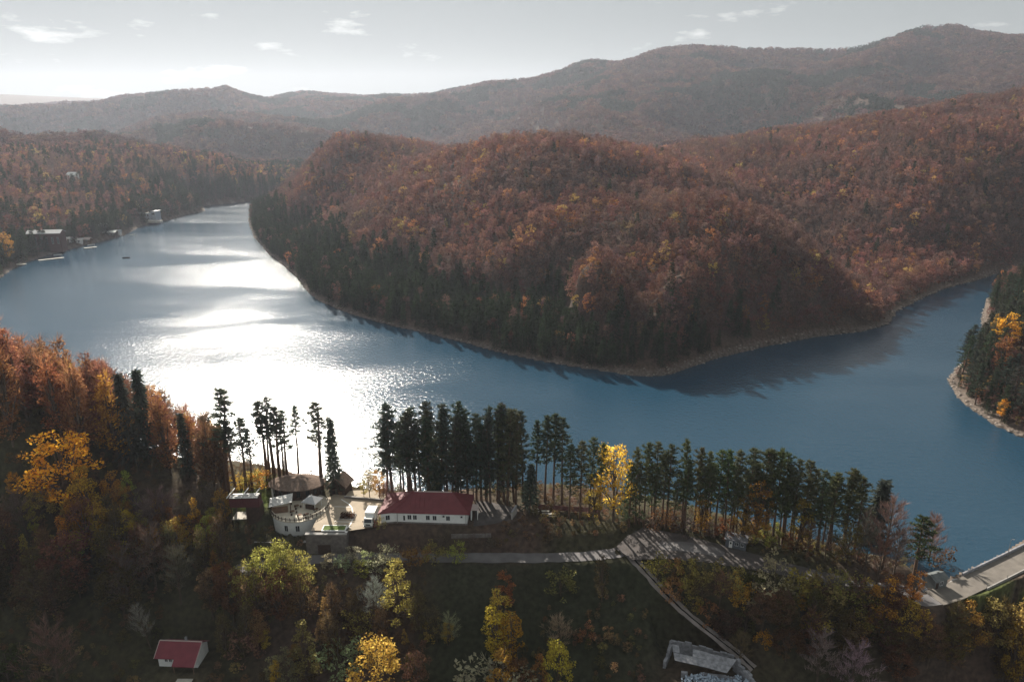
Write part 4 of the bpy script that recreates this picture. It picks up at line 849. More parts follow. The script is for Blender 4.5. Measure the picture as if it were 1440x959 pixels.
# ------------------------------------------------------------------ buildings
def window(parent, c, n_, w, h, mat_frame=None, panes=2):
    """window part on a wall: c = centre on the wall face, n_ = outward normal (2d); pane and frame are its pieces"""
    n_ = np.array([n_[0], n_[1], 0.0]); n_ /= np.linalg.norm(n_); t = np.array([-n_[1], n_[0], 0]); c = np.array(c, float)
    def slab(m, a0, a1, z0, z1, d0, d1):
        V = [c + t * a + np.array([0, 0, z]) + n_ * d for d in (d0, d1) for a, z in ((a0, z0), (a1, z0), (a1, z1), (a0, z1))]
        m.raw(V, [(3, 2, 1, 0), (4, 5, 6, 7), (0, 1, 5, 4), (1, 2, 6, 5), (2, 3, 7, 6), (3, 0, 4, 7)])
    m = MB(); f = 0.06
    slab(m, -w / 2 - f, w / 2 + f, h / 2, h / 2 + f, -0.05, 0.06); slab(m, -w / 2 - f, w / 2 + f, -h / 2 - f, -h / 2, -0.05, 0.10)
    slab(m, -w / 2 - f, -w / 2, -h / 2, h / 2, -0.05, 0.06); slab(m, w / 2, w / 2 + f, -h / 2, h / 2, -0.05, 0.06)
    if panes == 2: slab(m, -f / 2, f / 2, -h / 2, h / 2, -0.05, 0.05)
    fr = m.build('window', mat_frame or M['frame'], parent)
    m = MB(); slab(m, -w / 2, w / 2, -h / 2, h / 2, -0.04, 0.02); m.build('pane', M['glass'], fr)
    return fr

# --- long white building with the red hipped roof
o0 = np.array([-19.5, 149.5, PLAT]); lb = thing('red_roofed_building', o0, 'long white building with a red hipped roof beside the car park', 'building')
A_, B_, C_, D_, E_ = [np.array(p) - o0[:2] for p in [(-31.2, 149.3), (-28.1, 150.0), (-10.7, 149.0), (-10.1, 157.6), (-30.6, 158.3)]]
poly = [A_, B_, C_, D_, E_]; cen = sum(poly) / 5
part('wall', M['white_wall'], lb, lambda m: m.prism(poly, -0.6, 3.0))
part('plinth', M['stone_wall'], lb, lambda m: m.prism([p + (p - cen) / np.linalg.norm(p - cen) * 0.08 for p in poly], -0.7, 0.35))
def off(p): return p + (p - cen) / np.linalg.norm(p - cen) * 0.75
e = [off(p) for p in poly]; R1 = np.array([-23.7, 154.1]) - o0[:2]; R2 = np.array([-14.5, 153.7]) - o0[:2]; ze, zr = 2.92, 6.1
V3 = [(*p, ze) for p in e] + [(*R1, zr), (*R2, zr)]
def roofer(m):
    m.raw(V3, [(0, 1, 5), (1, 2, 6, 5), (2, 3, 6), (3, 4, 5, 6), (4, 0, 5)]); m.raw([(*p, ze - 0.14) for p in e], [(4, 3, 2, 1, 0)])
    for i in range(5): a, b_ = e[i], e[(i + 1) % 5]; m.raw([(*a, ze), (*b_, ze), (*b_, ze - 0.14), (*a, ze - 0.14)], [(3, 2, 1, 0)])
rf = part('roof', M['red_roof'], lb, roofer)
for a, b_ in ((5, 6), (0, 5), (1, 5), (2, 6), (3, 6), (4, 5)):
    m = MB(); va, vb_ = np.array(V3[a]), np.array(V3[b_]); m.bar(va + (0, 0, 0.05), vb_ + (0, 0, 0.05), 0.22 if a != 5 else 0.34, 0.1); m.build('ridge_cap', M['ridge'] if a in (5,) else M['red_roof'], rf)
# standing seams of the front slope
f1_, f2_ = np.array(V3[1]), np.array(V3[2]); 
for k in range(1, 17):
    t = k / 17.0; a = f1_ * (1 - t) + f2_ * t; tt = np.clip((t - 0.235) / (0.77 - 0.235), 0, 1); top = np.array(V3[5]) * (1 - tt) + np.array(V3[6]) * tt
    s_ = 1.0 if 0.235 <= t <= 0.77 else (t / 0.235 if t < 0.235 else (1 - t) / 0.23)
    top = a + (np.array([a[0], top[1], top[2]]) - a) * s_ * 0.97
    if s_ < 0.15: continue
    MB().bar(a + (0, 0, 0.03), top + (0, 0, 0.03), 0.05, 0.07).build('roof_seam', M['red_roof'], rf)
nf_ = np.array([(C_ - B_)[1], -(C_ - B_)[0]]); nf_ /= np.linalg.norm(nf_); Lf = np.linalg.norm(C_ - B_)
def onfront(u): 
    p = PY(u, 730, 149.5)[:2] - o0[:2]; t = ((p - B_) @ (C_ - B_)) / Lf ** 2; return B_ + (C_ - B_) * t
for u in (575.5, 583.3, 601.7, 611.3, 630.3): q = onfront(u); window(lb, (*q, 1.65), nf_, 0.85, 1.15)
q = onfront(568); window(lb, (*q, 1.4), nf_, 0.4, 1.3, None, 1)
nl_ = np.array([(B_ - A_)[1], -(B_ - A_)[0]]); q = (A_ + B_) / 2; window(lb, (*q, 1.6), nl_, 0.9, 1.2)
for u in (623.7, 649.0):
    q = onfront(u) + nf_ * 0.2; ac = part('air_conditioner', M['frame'], lb, lambda m: m.box(q[0] - 0.42, q[0] + 0.42, q[1] - 0.16, q[1] + 0.16, 2.0, 2.6))
    part('fan_grille', M['black'], ac, lambda m: m.prism([(q[0] + 0.1 + 0.22 * math.cos(a), 0) for a in np.linspace(0, 5.5, 8)], 0, 0.001) if False else m.box(q[0] - 0.12, q[0] + 0.34, q[1] - 0.18, q[1] - 0.155, 2.08, 2.52))
for t in (0.04, 0.985):
    q = B_ + (C_ - B_) * t + nf_ * 0.1; MB().bar((q[0], q[1], 0), (q[0], q[1], 2.9), 0.1).build('downpipe', M['chrome'], lb)
pr = part('porch_wall', M['white_wall'], lb, lambda m: m.box(C_[0] + 0.75, C_[0] + 1.0, C_[1] + 2.2, C_[1] + 4.6, -0.2, 2.7))
part('porch_roof', M['ridge'], pr, lambda m: m.box(C_[0] + 0.3, C_[0] + 2.6, C_[1] + 2.0, C_[1] + 4.8, 2.7, 2.82))
for yy in (2.3, 4.5): MB().bar((C_[0] + 2.4, C_[1] + yy, -0.2), (C_[0] + 2.4, C_[1] + yy, 2.7), 0.14).build('porch_post', M['white_paint'], pr)

# --- round house: white drum with a sun terrace, dark shingled round roof behind
oc = np.array([-52.7, 157.0, 0.0]); rh = thing('round_house', (oc[0], oc[1], 4.2), 'round white house with a railed sun terrace and a dark round roof', 'house')
RD = 6.8; zf = PLAT - 4.2 + 0.12
def ring(r, n_=48, a0=0.0, a1=2 * math.pi, sx=1.0, sy=1.0, cx=0, cy=0): return [(cx + sx * r * math.cos(a), cy + sy * r * math.sin(a)) for a in np.linspace(a0, a1, n_, endpoint=False)]
part('drum_wall', M['white_wall'], rh, lambda m: m.prism(ring(RD), -0.5, zf - 0.16))
part('terrace_floor', M['terrace'], rh, lambda m: m.prism(ring(RD + 0.22), zf - 0.155, zf))
part('base_band', M['grey_sheet'], rh, lambda m: m.prism(ring(RD + 0.06), -0.55, 0.25))
for u in (404.5, 420.5, 445.5):
    p = PY(u, 742, 151.3)[:2] - oc[:2]; sx = np.clip(p[0] / RD, -0.99, 0.99); a = -math.acos(sx); window(rh, (RD * math.cos(a), RD * math.sin(a), 2.0), (math.cos(a), math.sin(a)), 0.85, 1.5)
def clad(m):
    rg_ = ring(RD + 0.1, 7, R(-40), R(-12)) ; inn = ring(RD - 0.2, 7, R(-40), R(-12))[::-1]; m.prism(rg_ + inn, -0.2, 3.3)
cl_ = part('side_cladding', M['maroon'], rh, clad); cl_['label'] = 'dark red boarded part of the drum wall'
aa = np.linspace(R(-158), R(32), 22)
for a in aa:
    x, y = (RD + 0.05) * math.cos(a), (RD + 0.05) * math.sin(a); MB().box(x - 0.07, x + 0.07, y - 0.07, y + 0.07, zf, zf + 1.05).build('railing_post', M['dark_wood'], rh)
def railing(z): 
    m = MB(); 
    for a, b_ in zip(aa[:-1], aa[1:]): m.bar(((RD + .05) * math.cos(a), (RD + .05) * math.sin(a), z), ((RD + .05) * math.cos(b_), (RD + .05) * math.sin(b_), z), 0.12, 0.09)
    return m
railing(zf + 1.06).build('handrail', M['terrace'], rh); railing(zf + 0.55).build('mid_rail', M['dark_wood'], rh)
px_, py_ = -55.2 - oc[0], 163.6 - oc[1]
pav = part('pavilion_wall', M['dark_wood'], rh, lambda m: m.prism(ring(1, 36, 0, 2 * math.pi, 5.8, 3.5, px_, py_), zf - 0.1, zf + 3.4))
for a in np.linspace(R(-150), R(-30), 6):
    x, y = px_ + 5.8 * math.cos(a), py_ + 3.5 * math.sin(a); window(rh, (x, y, zf + 1.7), (math.cos(a) / 5.8, math.sin(a) / 3.5), 0.9, 1.6, M['dark_wood'])
def cone(m):
    k = 40; rr_ = ring(1, k, 0, 2 * math.pi, 7.3, 4.6, px_, py_); r2_ = ring(1, k, 0, 2 * math.pi, 2.2, 1.4, px_, py_)
    V = [(*p, zf + 3.35) for p in rr_] + [(*p, zf + 4.55) for p in r2_] + [(px_, py_, zf + 4.85)] + [(*p, zf + 3.15) for p in rr_]
    m.raw(V, [(i, (i + 1) % k, k + (i + 1) % k, k + i) for i in range(k)] + [(k + i, k + (i + 1) % k, 2 * k) for i in range(k)] + [(2 * k + 1 + i, 2 * k + 1 + (i + 1) % k, (i + 1) % k, i) for i in range(k)] + [tuple(2 * k + k - i for i in range(k))])
part('round_roof', M['dark_roof'], rh, cone)
def sidew(m): m.prism(ring(1, 8, R(168), R(212), 6.6, 4.6, px_, py_) + ring(1, 8, R(168), R(212), 6.3, 4.3, px_, py_)[::-1], zf - 1, zf + 2.5)
part('side_wall', M['white_wall'], rh, sidew)

# pergola standing on the terrace
pp = np.array([*G(397, 716, PLAT + 0.1)[:2], PLAT + 0.12]); pg = thing('pergola', pp, 'white slatted pergola with brown sides on the sun terrace', 'pergola', None, R(14))
for x in (-1.9, 1.7):
    for y in (-1.5, 1.5): MB().box(x - 0.08, x + 0.08, y - 0.08, y + 0.08, 0, 2.3 if x > 0 else 1.9).build('post', M['dark_wood'], pg)
for k in range(7): y = -1.7 + k * 0.56; MB().bar((-2.3, y, 1.95), (2.1, y, 2.5), 0.34, 0.08).build('slat', M['white_paint'], pg)
for y in (-1.6, 1.6): MB().bar((-2.2, y, 1.85), (2.0, y, 2.37), 0.12, 0.18).build('beam', M['dark_wood'], pg)
part('side_panel', M['brown_wall'], pg, lambda m: m.box(-1.8, 1.2, -1.62, -1.54, 0.1, 1.6))
pg.scale = (1.25, 1.2, 1.15)
for i, (u, v) in enumerate([(412, 722), (422, 727), (432, 726), (445, 719), (418, 714)]):
    q = G(u, v, PLAT + 0.12); tb = thing('terrace_table', q, 'small round dark table with stools on the sun terrace', 'table', 'tables on the sun terrace')
    part('table_top', M['brown_wall'], tb, lambda m: m.prism(ring(0.5, 14), 0.7, 0.76)); part('stem', M['chrome'], tb, lambda m: m.bar((0, 0, 0), (0, 0, 0.7), 0.09))
    for a in (0.4, 2.5, 4.6): part('stool', M['dark_wood'], tb, lambda m: m.prism(ring(0.22, 10, 0, 2 * math.pi, 1, 1, 0.85 * math.cos(a), 0.85 * math.sin(a)), 0.0, 0.46))
# small canopy on the terrace
gp = np.array([*G(440, 713, PLAT + 0.1)[:2], PLAT + 0.12]); gb = thing('gazebo', gp, 'small pavilion with a pale pyramid roof on the sun terrace', 'gazebo', None, R(-18))
for x in (-1.6, 1.6):
    for y in (-1.4, 1.4): MB().box(x - 0.07, x + 0.07, y - 0.07, y + 0.07, 0, 2.05).build('post', M['white_paint'], gb)
part('roof', M['grey_sheet'], gb, lambda m: m.raw([(-2, -1.8, 2.05), (2, -1.8, 2.05), (2, 1.8, 2.05), (-2, 1.8, 2.05), (0, 0, 3.3), (-2, -1.8, 1.9), (2, -1.8, 1.9), (2, 1.8, 1.9), (-2, 1.8, 1.9)], [(0, 1, 4), (1, 2, 4), (2, 3, 4), (3, 0, 4), (5, 6, 1, 0), (6, 7, 2, 1), (7, 8, 3, 2), (8, 5, 0, 3), (8, 7, 6, 5)]))
part('bar_counter', M['dark_wood'], gb, lambda m: m.box(-1.3, 1.3, -1.2, -0.8, 0, 1.1))
part('finial', M['white_paint'], gb, lambda m: m.bar((0, 0, 3.2), (0, 0, 3.6), 0.08))

# --- maroon hut on stilts
hp = np.array([-64.3, 153.0]); hz_ = gz(*hp); hb_ = thing('stilt_hut', (hp[0], hp[1], hz_), 'maroon boarded hut on stilts with white roof slats beside the round house', 'hut', None, R(2)); zb = 11.3 - hz_
part('hut_body', M['maroon'], hb_, lambda m: m.box(-3.5, 3.5, -1.6, 0.6, zb, zb + 2.4))
for k in range(12): MB().box(-3.45 + k * 0.585, -3.45 + k * 0.585 + 0.55, -1.64, -1.603, zb + 0.02, zb + 2.35).build('board', M['maroon'], hb_)
for k in range(3): MB().box(-3.4, 3.2, -1.5 + k * 0.85, -1.5 + k * 0.85 + 0.42, zb + 2.45, zb + 2.55).build('roof_slat', M['white_paint'], hb_)
part('roof_deck', M['dark_wood'], hb_, lambda m: m.box(-3.7, 3.6, -1.8, 0.9, zb + 2.403, zb + 2.447))
for x in (-3.9, -0.6, 2.2): MB().bar((x, -1.9, zb + 2.7), (x + 0.9, 1.6, zb + 3.5), 0.16, 0.2).build('roof_beam', M['white_paint'], hb_)
for x, y in ((-3.3, -1.4), (-3.3, 1.6), (3.3, 1.6), (0, 1.6)): MB().box(x - 0.12, x + 0.12, y - 0.12, y + 0.12, -1, zb).build('stilt', M['dark_wood'], hb_)
part('stair_tower', M['dark_wood'], hb_, lambda m: m.box(0.2, 3.4, -1.4, 1.3, -1.5, zb - 0.003))
part('lower_deck', M['wood_deck'], hb_, lambda m: m.box(-3.3, 0.1, -1.8, 1.6, zb - 3.2, zb - 3.0))
pl = thing('utility_pole', (*G(320, 742, gz(-68.5, 149.5))[:2], gz(-68.5, 149.5)), 'dark wooden utility pole beside the maroon stilt hut', 'pole')
part('pole_shaft', M['dark_wood'], pl, lambda m: m.tube([(0, 0, -1), (0, 0, 9)], [0.14, 0.1], 8)); part('crossarm', M['dark_wood'], pl, lambda m: m.bar((-0.9, 0, 8.5), (0.9, 0, 8.5), 0.12))
# --- retaining walls of the platform, planter
rw = thing('retaining_wall', (-43.3, 145.3, 2.6), 'tall grey retaining wall with a pale coping under the car park', 'wall')
part('wall_body', M['stone_wall'], rw, lambda m: m.box(-4.9, 4.6, -0.35, 0.35, -1.0, 5.25)); part('coping', M['concrete'], rw, lambda m: m.box(-5.0, 4.75, -0.45, 0.5, 5.253, 5.42))
part('end_wall', M['stone_wall'], rw, lambda m: m.box(4.253, 4.6, 0.353, 2.6, -0.6, 5.25)); part('end_coping', M['white_paint'], rw, lambda m: m.box(4.15, 4.72, 0.503, 2.7, 5.253, 5.42))
part('doorway', M['dark_wood'], rw, lambda m: m.box(-2.2, 0.8, -0.42, -0.353, 0.0, 2.6))
for k in range(3): MB().box(-2.1 + k * 0.97, -2.1 + k * 0.97 + 0.9, -0.46, -0.423, 0.05, 2.5).build('door_panel', M['dark_wood'], rw)
rw2 = thing('retaining_wall', (-53.5, 147.2, 2.6), 'lower dark stone retaining wall in front of the round house', 'wall')
part('wall_body', M['stone_wall'], rw2, lambda m: m.box(-7.5, 5.2, -0.3, 0.3, -1.5, 2.0)); part('coping', M['concrete'], rw2, lambda m: m.box(-7.6, 5.1, -0.38, 0.38, 2.003, 2.12))
pt = thing('grass_planter', (-41.6, 147.3, PLAT + 0.02), 'grass bed with a white kerb on the car park corner', 'planter')
part('kerb', M['white_paint'], pt, lambda m: [m.box(-3.1, 2.5, -1.2, -1.0, 0, 0.3), m.box(-3.1, 2.5, 1.0, 1.2, 0, 0.3), m.box(2.3, 2.5, -1.0, 1.0, 0, 0.3), m.box(-3.1, -2.9, -1.0, 1.0, 0, 0.3)])
part('grass_bed', M['soil_green'], pt, lambda m: m.box(-2.9, 2.3, -1.0, 1.0, -0.05, 0.24))
# dark hedge bed on the car park
bp_ = G(489, 727, PLAT); hd = thing('hedge_bed', (bp_[0], bp_[1], PLAT + 0.02), 'dark clipped hedge in a pale kerbed bed on the car park', 'hedge')
part('kerb', M['concrete'], hd, lambda m: [m.box(-1.9, 1.9, -1.3, -1.15, 0, 0.22), m.box(-1.9, 1.9, 1.15, 1.3, 0, 0.22), m.box(1.75, 1.9, -1.15, 1.15, 0, 0.22), m.box(-1.9, -1.75, -1.15, 1.15, 0, 0.22)])
hr = np.random.default_rng(5); hv, hf = quads(np.stack([(hr.random(700) - .5) * 3.3, (hr.random(700) - .5) * 2.1, hr.random(700) * 1.1], -1), 0.3, hr)
ho = link('hedge', mesh_np('hedge', hv, hf, [M['leaf']]), hd); ho.color = (0.10, 0.05, 0.035, 1)
# painted bay lines and the curb of the car park
def line_strip(name, pts, w, z, mat, label):
    p3 = smooth([(x, y, z) for x, y in pts], 4); return strip(name, p3, w, mat, 0.0, label)
line_strip('painted_line', [G(480, 702, PLAT)[:2], G(493, 711, PLAT)[:2], G(496, 722, PLAT)[:2], G(494, 735, PLAT)[:2], G(484, 747, PLAT)[:2]], 0.14, PLAT + 0.03, M['white_paint'], 'curved white line bordering the parking bays')
for v in (713, 734, 741): a, b_ = G(470, v - 1, PLAT)[:2], G(493, v, PLAT)[:2]; line_strip('bay_line', [a, (a + b_) / 2, b_], 0.09, PLAT + 0.035, M['white_paint'], 'white parking bay line')
# kerb between car park and the bank behind
kb = thing('low_wall', (*G(510, 701, PLAT)[:2], PLAT), 'low dark wall along the lake side of the car park', 'wall')
k0 = G(484, 700, PLAT) - np.array(kb.location); k1 = G(556, 706, PLAT) - np.array(kb.location)
part('wall_body', M['stone_wall'], kb, lambda m: m.bar(k0 + (0, 0, 0.25), k1 + (0, 0, 0.25), 0.3, 0.55)); part('coping', M['concrete'], kb, lambda m: m.bar(k0 + (0, 0, 0.57), k1 + (0, 0, 0.57), 0.42, 0.08))

# --- dark chalet by the water
cz = 7.0; cp_ = G(478, 699, cz); ch = thing('chalet', (cp_[0], cp_[1] + 1.5, cz), 'dark brown timber chalet between car park and water', 'chalet', None, R(-12))
part('wall', M['dark_wood'], ch, lambda m: m.raw([(-2.2, -2, -1), (2.2, -2, -1), (2.2, 2, -1), (-2.2, 2, -1), (-2.2, -2, 3.6), (2.2, -2, 3.6), (2.2, 2, 3.6), (-2.2, 2, 3.6), (0, -2, 5.4), (0, 2, 5.4)], [(0, 1, 5, 8, 4), (2, 3, 7, 9, 6), (1, 2, 6, 5), (3, 0, 4, 7), (4, 8, 9, 7), (8, 5, 6, 9)]))
for s_ in (-1, 1): part('roof', M['dark_roof'], ch, lambda m: m.raw([(s_ * 2.7, -2.5, 3.25), (0, -2.5, 5.5), (0, 2.5, 5.5), (s_ * 2.7, 2.5, 3.25), (s_ * 2.7, -2.5, 3.4), (0, -2.5, 5.65), (0, 2.5, 5.65), (s_ * 2.7, 2.5, 3.4)], [(3, 2, 1, 0), (4, 5, 6, 7), (0, 1, 5, 4), (1, 2, 6, 5), (2, 3, 7, 6), (3, 0, 4, 7)]))
window(ch, (-1, -2, 1.6), (0, -1), 0.8, 1.0, M['brown_wall']); part('door', M['brown_wall'], ch, lambda m: m.box(0.3, 1.2, -2.06, -2.003, -0.2, 1.9))

# --- white box truck facing the lane
tp = G(517, 745, PLAT); tk = thing('box_truck', (tp[0], tp[1] + 0.6, PLAT + 0.02), 'white box truck parked nose out on the car park', 'truck', None, R(-4))
part('cargo_box', M['white_paint'], tk, lambda m: m.box(-1.15, 1.15, 1.9, 5.2, 0.85, 3.1)); part('chassis', M['black'], tk, lambda m: m.box(-0.95, 0.95, 0.3, 5.1, 0.5, 0.845))
def cab(m): m.raw([(-1.05, 0, 0.55), (1.05, 0, 0.55), (1.05, 1.8, 0.55), (-1.05, 1.8, 0.55), (-1.05, 0, 1.35), (1.05, 0, 1.35), (-0.98, 0.45, 2.35), (0.98, 0.45, 2.35), (0.98, 1.8, 2.4), (-0.98, 1.8, 2.4)], [(3, 2, 1, 0), (0, 1, 5, 4), (4, 5, 7, 6), (6, 7, 8, 9), (1, 2, 8, 7, 5), (3, 0, 4, 6, 9), (2, 3, 9, 8)])
cb = part('cab', M['white_paint'], tk, cab)
part('windscreen', M['glass'], cb, lambda m: m.raw([(-0.9, 0.03, 1.45), (0.9, 0.03, 1.45), (0.86, 0.38, 2.25), (-0.86, 0.38, 2.25), (-0.9, 0.09, 1.43), (0.9, 0.09, 1.43), (0.86, 0.44, 2.23), (-0.86, 0.44, 2.23)], [(0, 1, 2, 3), (7, 6, 5, 4), (4, 5, 1, 0), (5, 6, 2, 1), (6, 7, 3, 2), (7, 4, 0, 3)]))
for s_ in (-1, 1):
    part('side_window', M['glass'], cb, lambda m: m.box(min(s_ * 1.0, s_ * 1.06), max(s_ * 1.0, s_ * 1.06), 0.55, 1.4, 1.4, 2.1)); part('headlight', M['lamp'], cb, lambda m: m.box(s_ * 0.8 - 0.17, s_ * 0.8 + 0.17, -0.05, -0.003, 0.8, 1.0))
    part('mirror', M['black'], cb, lambda m: m.box(s_ * 1.25 - 0.08, s_ * 1.25 + 0.08, 0.25, 0.33, 1.4, 1.85)); part('mirror_arm', M['black'], cb, lambda m: m.bar((s_ * 1.0, 0.35, 1.7), (s_ * 1.2, 0.3, 1.7), 0.04))
part('grille', M['black'], cb, lambda m: m.box(-0.55, 0.55, -0.04, -0.003, 0.82, 1.15)); part('bumper', M['chrome'], cb, lambda m: m.box(-1.1, 1.1, -0.16, 0.0, 0.42, 0.7))
def disc(m, x0, x1, y, z, r): 
    k = 16; V = [(x, y + r * math.cos(2 * math.pi * i / k), z + r * math.sin(2 * math.pi * i / k)) for x in (x0, x1) for i in range(k)]; m.raw(V, [tuple(range(k - 1, -1, -1)), tuple(range(k, 2 * k))] + [(i, (i + 1) % k, k + (i + 1) % k, k + i) for i in range(k)])
for s_ in (-1, 1):
    for y in (0.9, 4.2):
        wh = part('wheel', M['black'], tk, lambda m: disc(m, s_ * 0.82, s_ * 1.08, y, 0.42, 0.42)); part('rim', M['chrome'], wh, lambda m: disc(m, s_ * 1.08, s_ * 1.1, y, 0.42, 0.22))
# red-leaved shrub and bins by the truck
tree_px('shrub', 527, 731, 745, (0.30, 0.07, 0.04), 'red-leaved shrub beside the white truck', 'bush', None, 0.9, cat='bush'); tree_px('shrub', 537, 728, 746, (0.40, 0.36, 0.16), 'pale yellow bush at the corner of the red roofed building', 'bush', None, 0.9, cat='bush')
# yard wall right of the building
yw = thing('yard_wall', (0.5, 153.0, gz(0.5, 153.0)), 'short grey wall standing at the end of the shaded yard', 'wall', None, R(70)); part('wall_body', M['concrete'], yw, lambda m: m.box(-1.6, 1.6, -0.18, 0.18, -0.5, 2.0)); part('coping', M['old_concrete'], yw, lambda m: m.box(-1.7, 1.7, -0.25, 0.25, 2.003, 2.12))
bk = thing('bank_kerb', (-13, 146.6, 6.9), 'pale kerb running along the bank top below the red roofed building', 'kerb', None, R(2)); 
for k in range(7): MB().box(k * 1.35 - 1.3, k * 1.35 - 0.02, -0.15, 0.15, -0.9, 0.12).build('kerb_block', M['stone_wall'], bk)

# --- board fence and benches under the pines
fp0 = G(757, 716, 7.2); fp1 = G(842, 722, 6.6); fz = gz(fp0[0], fp0[1]); fn = thing('board_fence', (fp0[0], fp0[1], fz), 'low red-brown board fence under the pines', 'fence'); dv = fp1 - fp0; nb_ = 7
for k in range(nb_ + 1):
    p = dv * k / nb_; g_ = gz(fp0[0] + p[0], fp0[1] + p[1]) - fz; MB().box(p[0] - 0.08, p[0] + 0.08, p[1] - 0.08, p[1] + 0.08, g_ - 0.4, g_ + 1.5).build('post', M['dark_wood'], fn)
    if k < nb_:
        p2 = dv * (k + 1) / nb_; g2_ = gz(fp0[0] + p2[0], fp0[1] + p2[1]) - fz
        for j in range(4): MB().bar((p[0], p[1] - 0.11, g_ + 0.3 + j * 0.34), (p2[0], p2[1] - 0.11, g2_ + 0.3 + j * 0.34), 0.05, 0.28).build('board', M['maroon'], fn)
for i, (u, v) in enumerate([(767, 722), (776, 727), (752, 720)]):
    p = hit(u, v); bn = thing('picnic_bench', p, ['pale topped picnic bench in front of the board fence', 'pale topped picnic bench standing farthest from the board fence', 'pale topped picnic bench beside the small dense spruce'][i], 'bench', 'benches under the pines', R(8 * i))
    part('table_top', M['wood_deck'], bn, lambda m: m.box(-0.95, 0.95, -0.38, 0.38, 0.70, 0.76))
    for s_ in (-1, 1): part('seat', M['wood_deck'], bn, lambda m: m.box(-0.95, 0.95, s_ * 0.72 - 0.14, s_ * 0.72 + 0.14, 0.43, 0.48)); part('leg', M['dark_wood'], bn, lambda m: [m.bar((s_ * 0.7, -0.75, -0.05), (s_ * 0.7, -0.25, 0.7), 0.08), m.bar((s_ * 0.7, 0.75, -0.05), (s_ * 0.7, 0.25, 0.7), 0.08), m.box(s_ * 0.7 - 0.05, s_ * 0.7 + 0.05, -0.8, 0.8, 0.37, 0.43)])

# --- grey kiosk beside the pine row
kp = hit(1036, 771); ks = thing('kiosk', (kp[0], kp[1] + 0.8, kp[2]), 'dark grey kiosk with a flat roof and white door under the pine row', 'kiosk', None, R(-22))
part('wall', plain('grey_boards', (0.12, 0.13, 0.15), 0.85, 0.2), ks, lambda m: m.box(-2.3, 2.3, -1.1, 1.1, -0.3, 2.2)); part('roof', plain('kiosk_felt', (0.15, 0.15, 0.16), 1.0, 0.2, 1.5, 0, 0.05), ks, lambda m: m.raw([(-2.6, -1.6, 2.25), (2.6, -1.6, 2.25), (2.6, 1.4, 2.6), (-2.6, 1.4, 2.6), (-2.6, -1.6, 2.4), (2.6, -1.6, 2.4), (2.6, 1.4, 2.75), (-2.6, 1.4, 2.75)], [(3, 2, 1, 0), (4, 5, 6, 7), (0, 1, 5, 4), (1, 2, 6, 5), (2, 3, 7, 6), (3, 0, 4, 7)]))
dr_ = part('door', M['white_paint'], ks, lambda m: m.box(-1.5, -0.75, -1.16, -1.103, -0.1, 1.85)); part('door_window', M['glass'], dr_, lambda m: m.box(-1.3, -0.95, -1.18, -1.163, 1.1, 1.6))
window(ks, (0.2, -1.1, 1.35), (0, -1), 0.7, 0.8); window(ks, (1.4, -1.1, 1.35), (0, -1), 0.7, 0.8)

# --- small house in the valley
hs = thing('valley_house', (HOUSE[0], HOUSE[1], HOUSE[2] - 0.05), 'small white house with a crimson gable roof on the valley floor', 'house', None, R(-3))
part('wall', M['white_wall'], hs, lambda m: m.raw([(-4.1, -2.4, -0.5), (4.1, -2.4, -0.5), (4.1, 2.4, -0.5), (-4.1, 2.4, -0.5), (-4.1, -2.4, 2.5), (4.1, -2.4, 2.5), (4.1, 2.4, 2.5), (-4.1, 2.4, 2.5), (-4.1, 0, 4.2), (4.1, 0, 4.2)], [(3, 2, 1, 0), (0, 1, 5, 4), (2, 3, 7, 6), (1, 2, 6, 9, 5), (3, 0, 4, 8, 7), (4, 5, 9, 8), (8, 9, 6, 7)]))
def slope(m, x0, x1, ya, za, yb, zb_, th=0.12): m.raw([(x0, ya, za), (x1, ya, za), (x1, yb, zb_), (x0, yb, zb_), (x0, ya, za + th), (x1, ya, za + th), (x1, yb, zb_ + th), (x0, yb, zb_ + th)], [(3, 2, 1, 0), (4, 5, 6, 7), (0, 1, 5, 4), (1, 2, 6, 5), (2, 3, 7, 6), (3, 0, 4, 7)])
hrf = part('roof', M['red_house_roof'], hs, lambda m: [slope(m, -4.6, -0.3, -2.9, 2.2, 0, 4.25), slope(m, -0.297, 4.4, -4.3, 1.6, 0, 4.27), slope(m, -4.6, 4.4, 2.9, 2.2, 0.003, 4.25)])
part('ridge_cap', M['ridge'], hrf, lambda m: m.bar((-4.65, 0, 4.42), (4.45, 0, 4.42), 0.25, 0.09)); part('chimney', M['old_concrete'], hrf, lambda m: m.box(0.6, 1.0, 0.2, 0.6, 3.6, 5.1))
for x in (-4.68, 4.42): part('gable_board', M['ridge'], hrf, lambda m: m.bar((x, -2.9 if x < 0 else -4.3, 2.25 if x < 0 else 1.66), (x, 0, 4.33), 0.09, 0.2))
window(hs, (-2.4, -2.4, 1.6), (0, -1), 0.55, 0.75); window(hs, (-1.5, -2.4, 1.6), (0, -1), 0.55, 0.75); part('door', M['brown_wall'], hs, lambda m: m.box(1.0, 1.9, -2.46, -2.403, -0.3, 1.6))
for x in (0.0, 4.1): part('porch_post', M['brown_wall'], hs, lambda m: m.bar((x, -4.1, -0.4), (x, -4.1, 1.68), 0.12))
dk_ = thing('garden_table', (HOUSE[0] + 2.6, HOUSE[1] - 6.0, gz(HOUSE[0] + 2.6, HOUSE[1] - 6.0)), 'weathered plank table on the grass before the valley house', 'table')
for k in range(4): MB().box(-1.6, 1.6, -0.5 + k * 0.26, -0.5 + k * 0.26 + 0.23, 0.68, 0.74).build('plank', M['wood_deck'], dk_)
for x in (-1.3, 1.3):
    for y in (-0.35, 0.35): MB().bar((x, y, -0.1), (x, y, 0.68), 0.1).build('leg', M['dark_wood'], dk_)

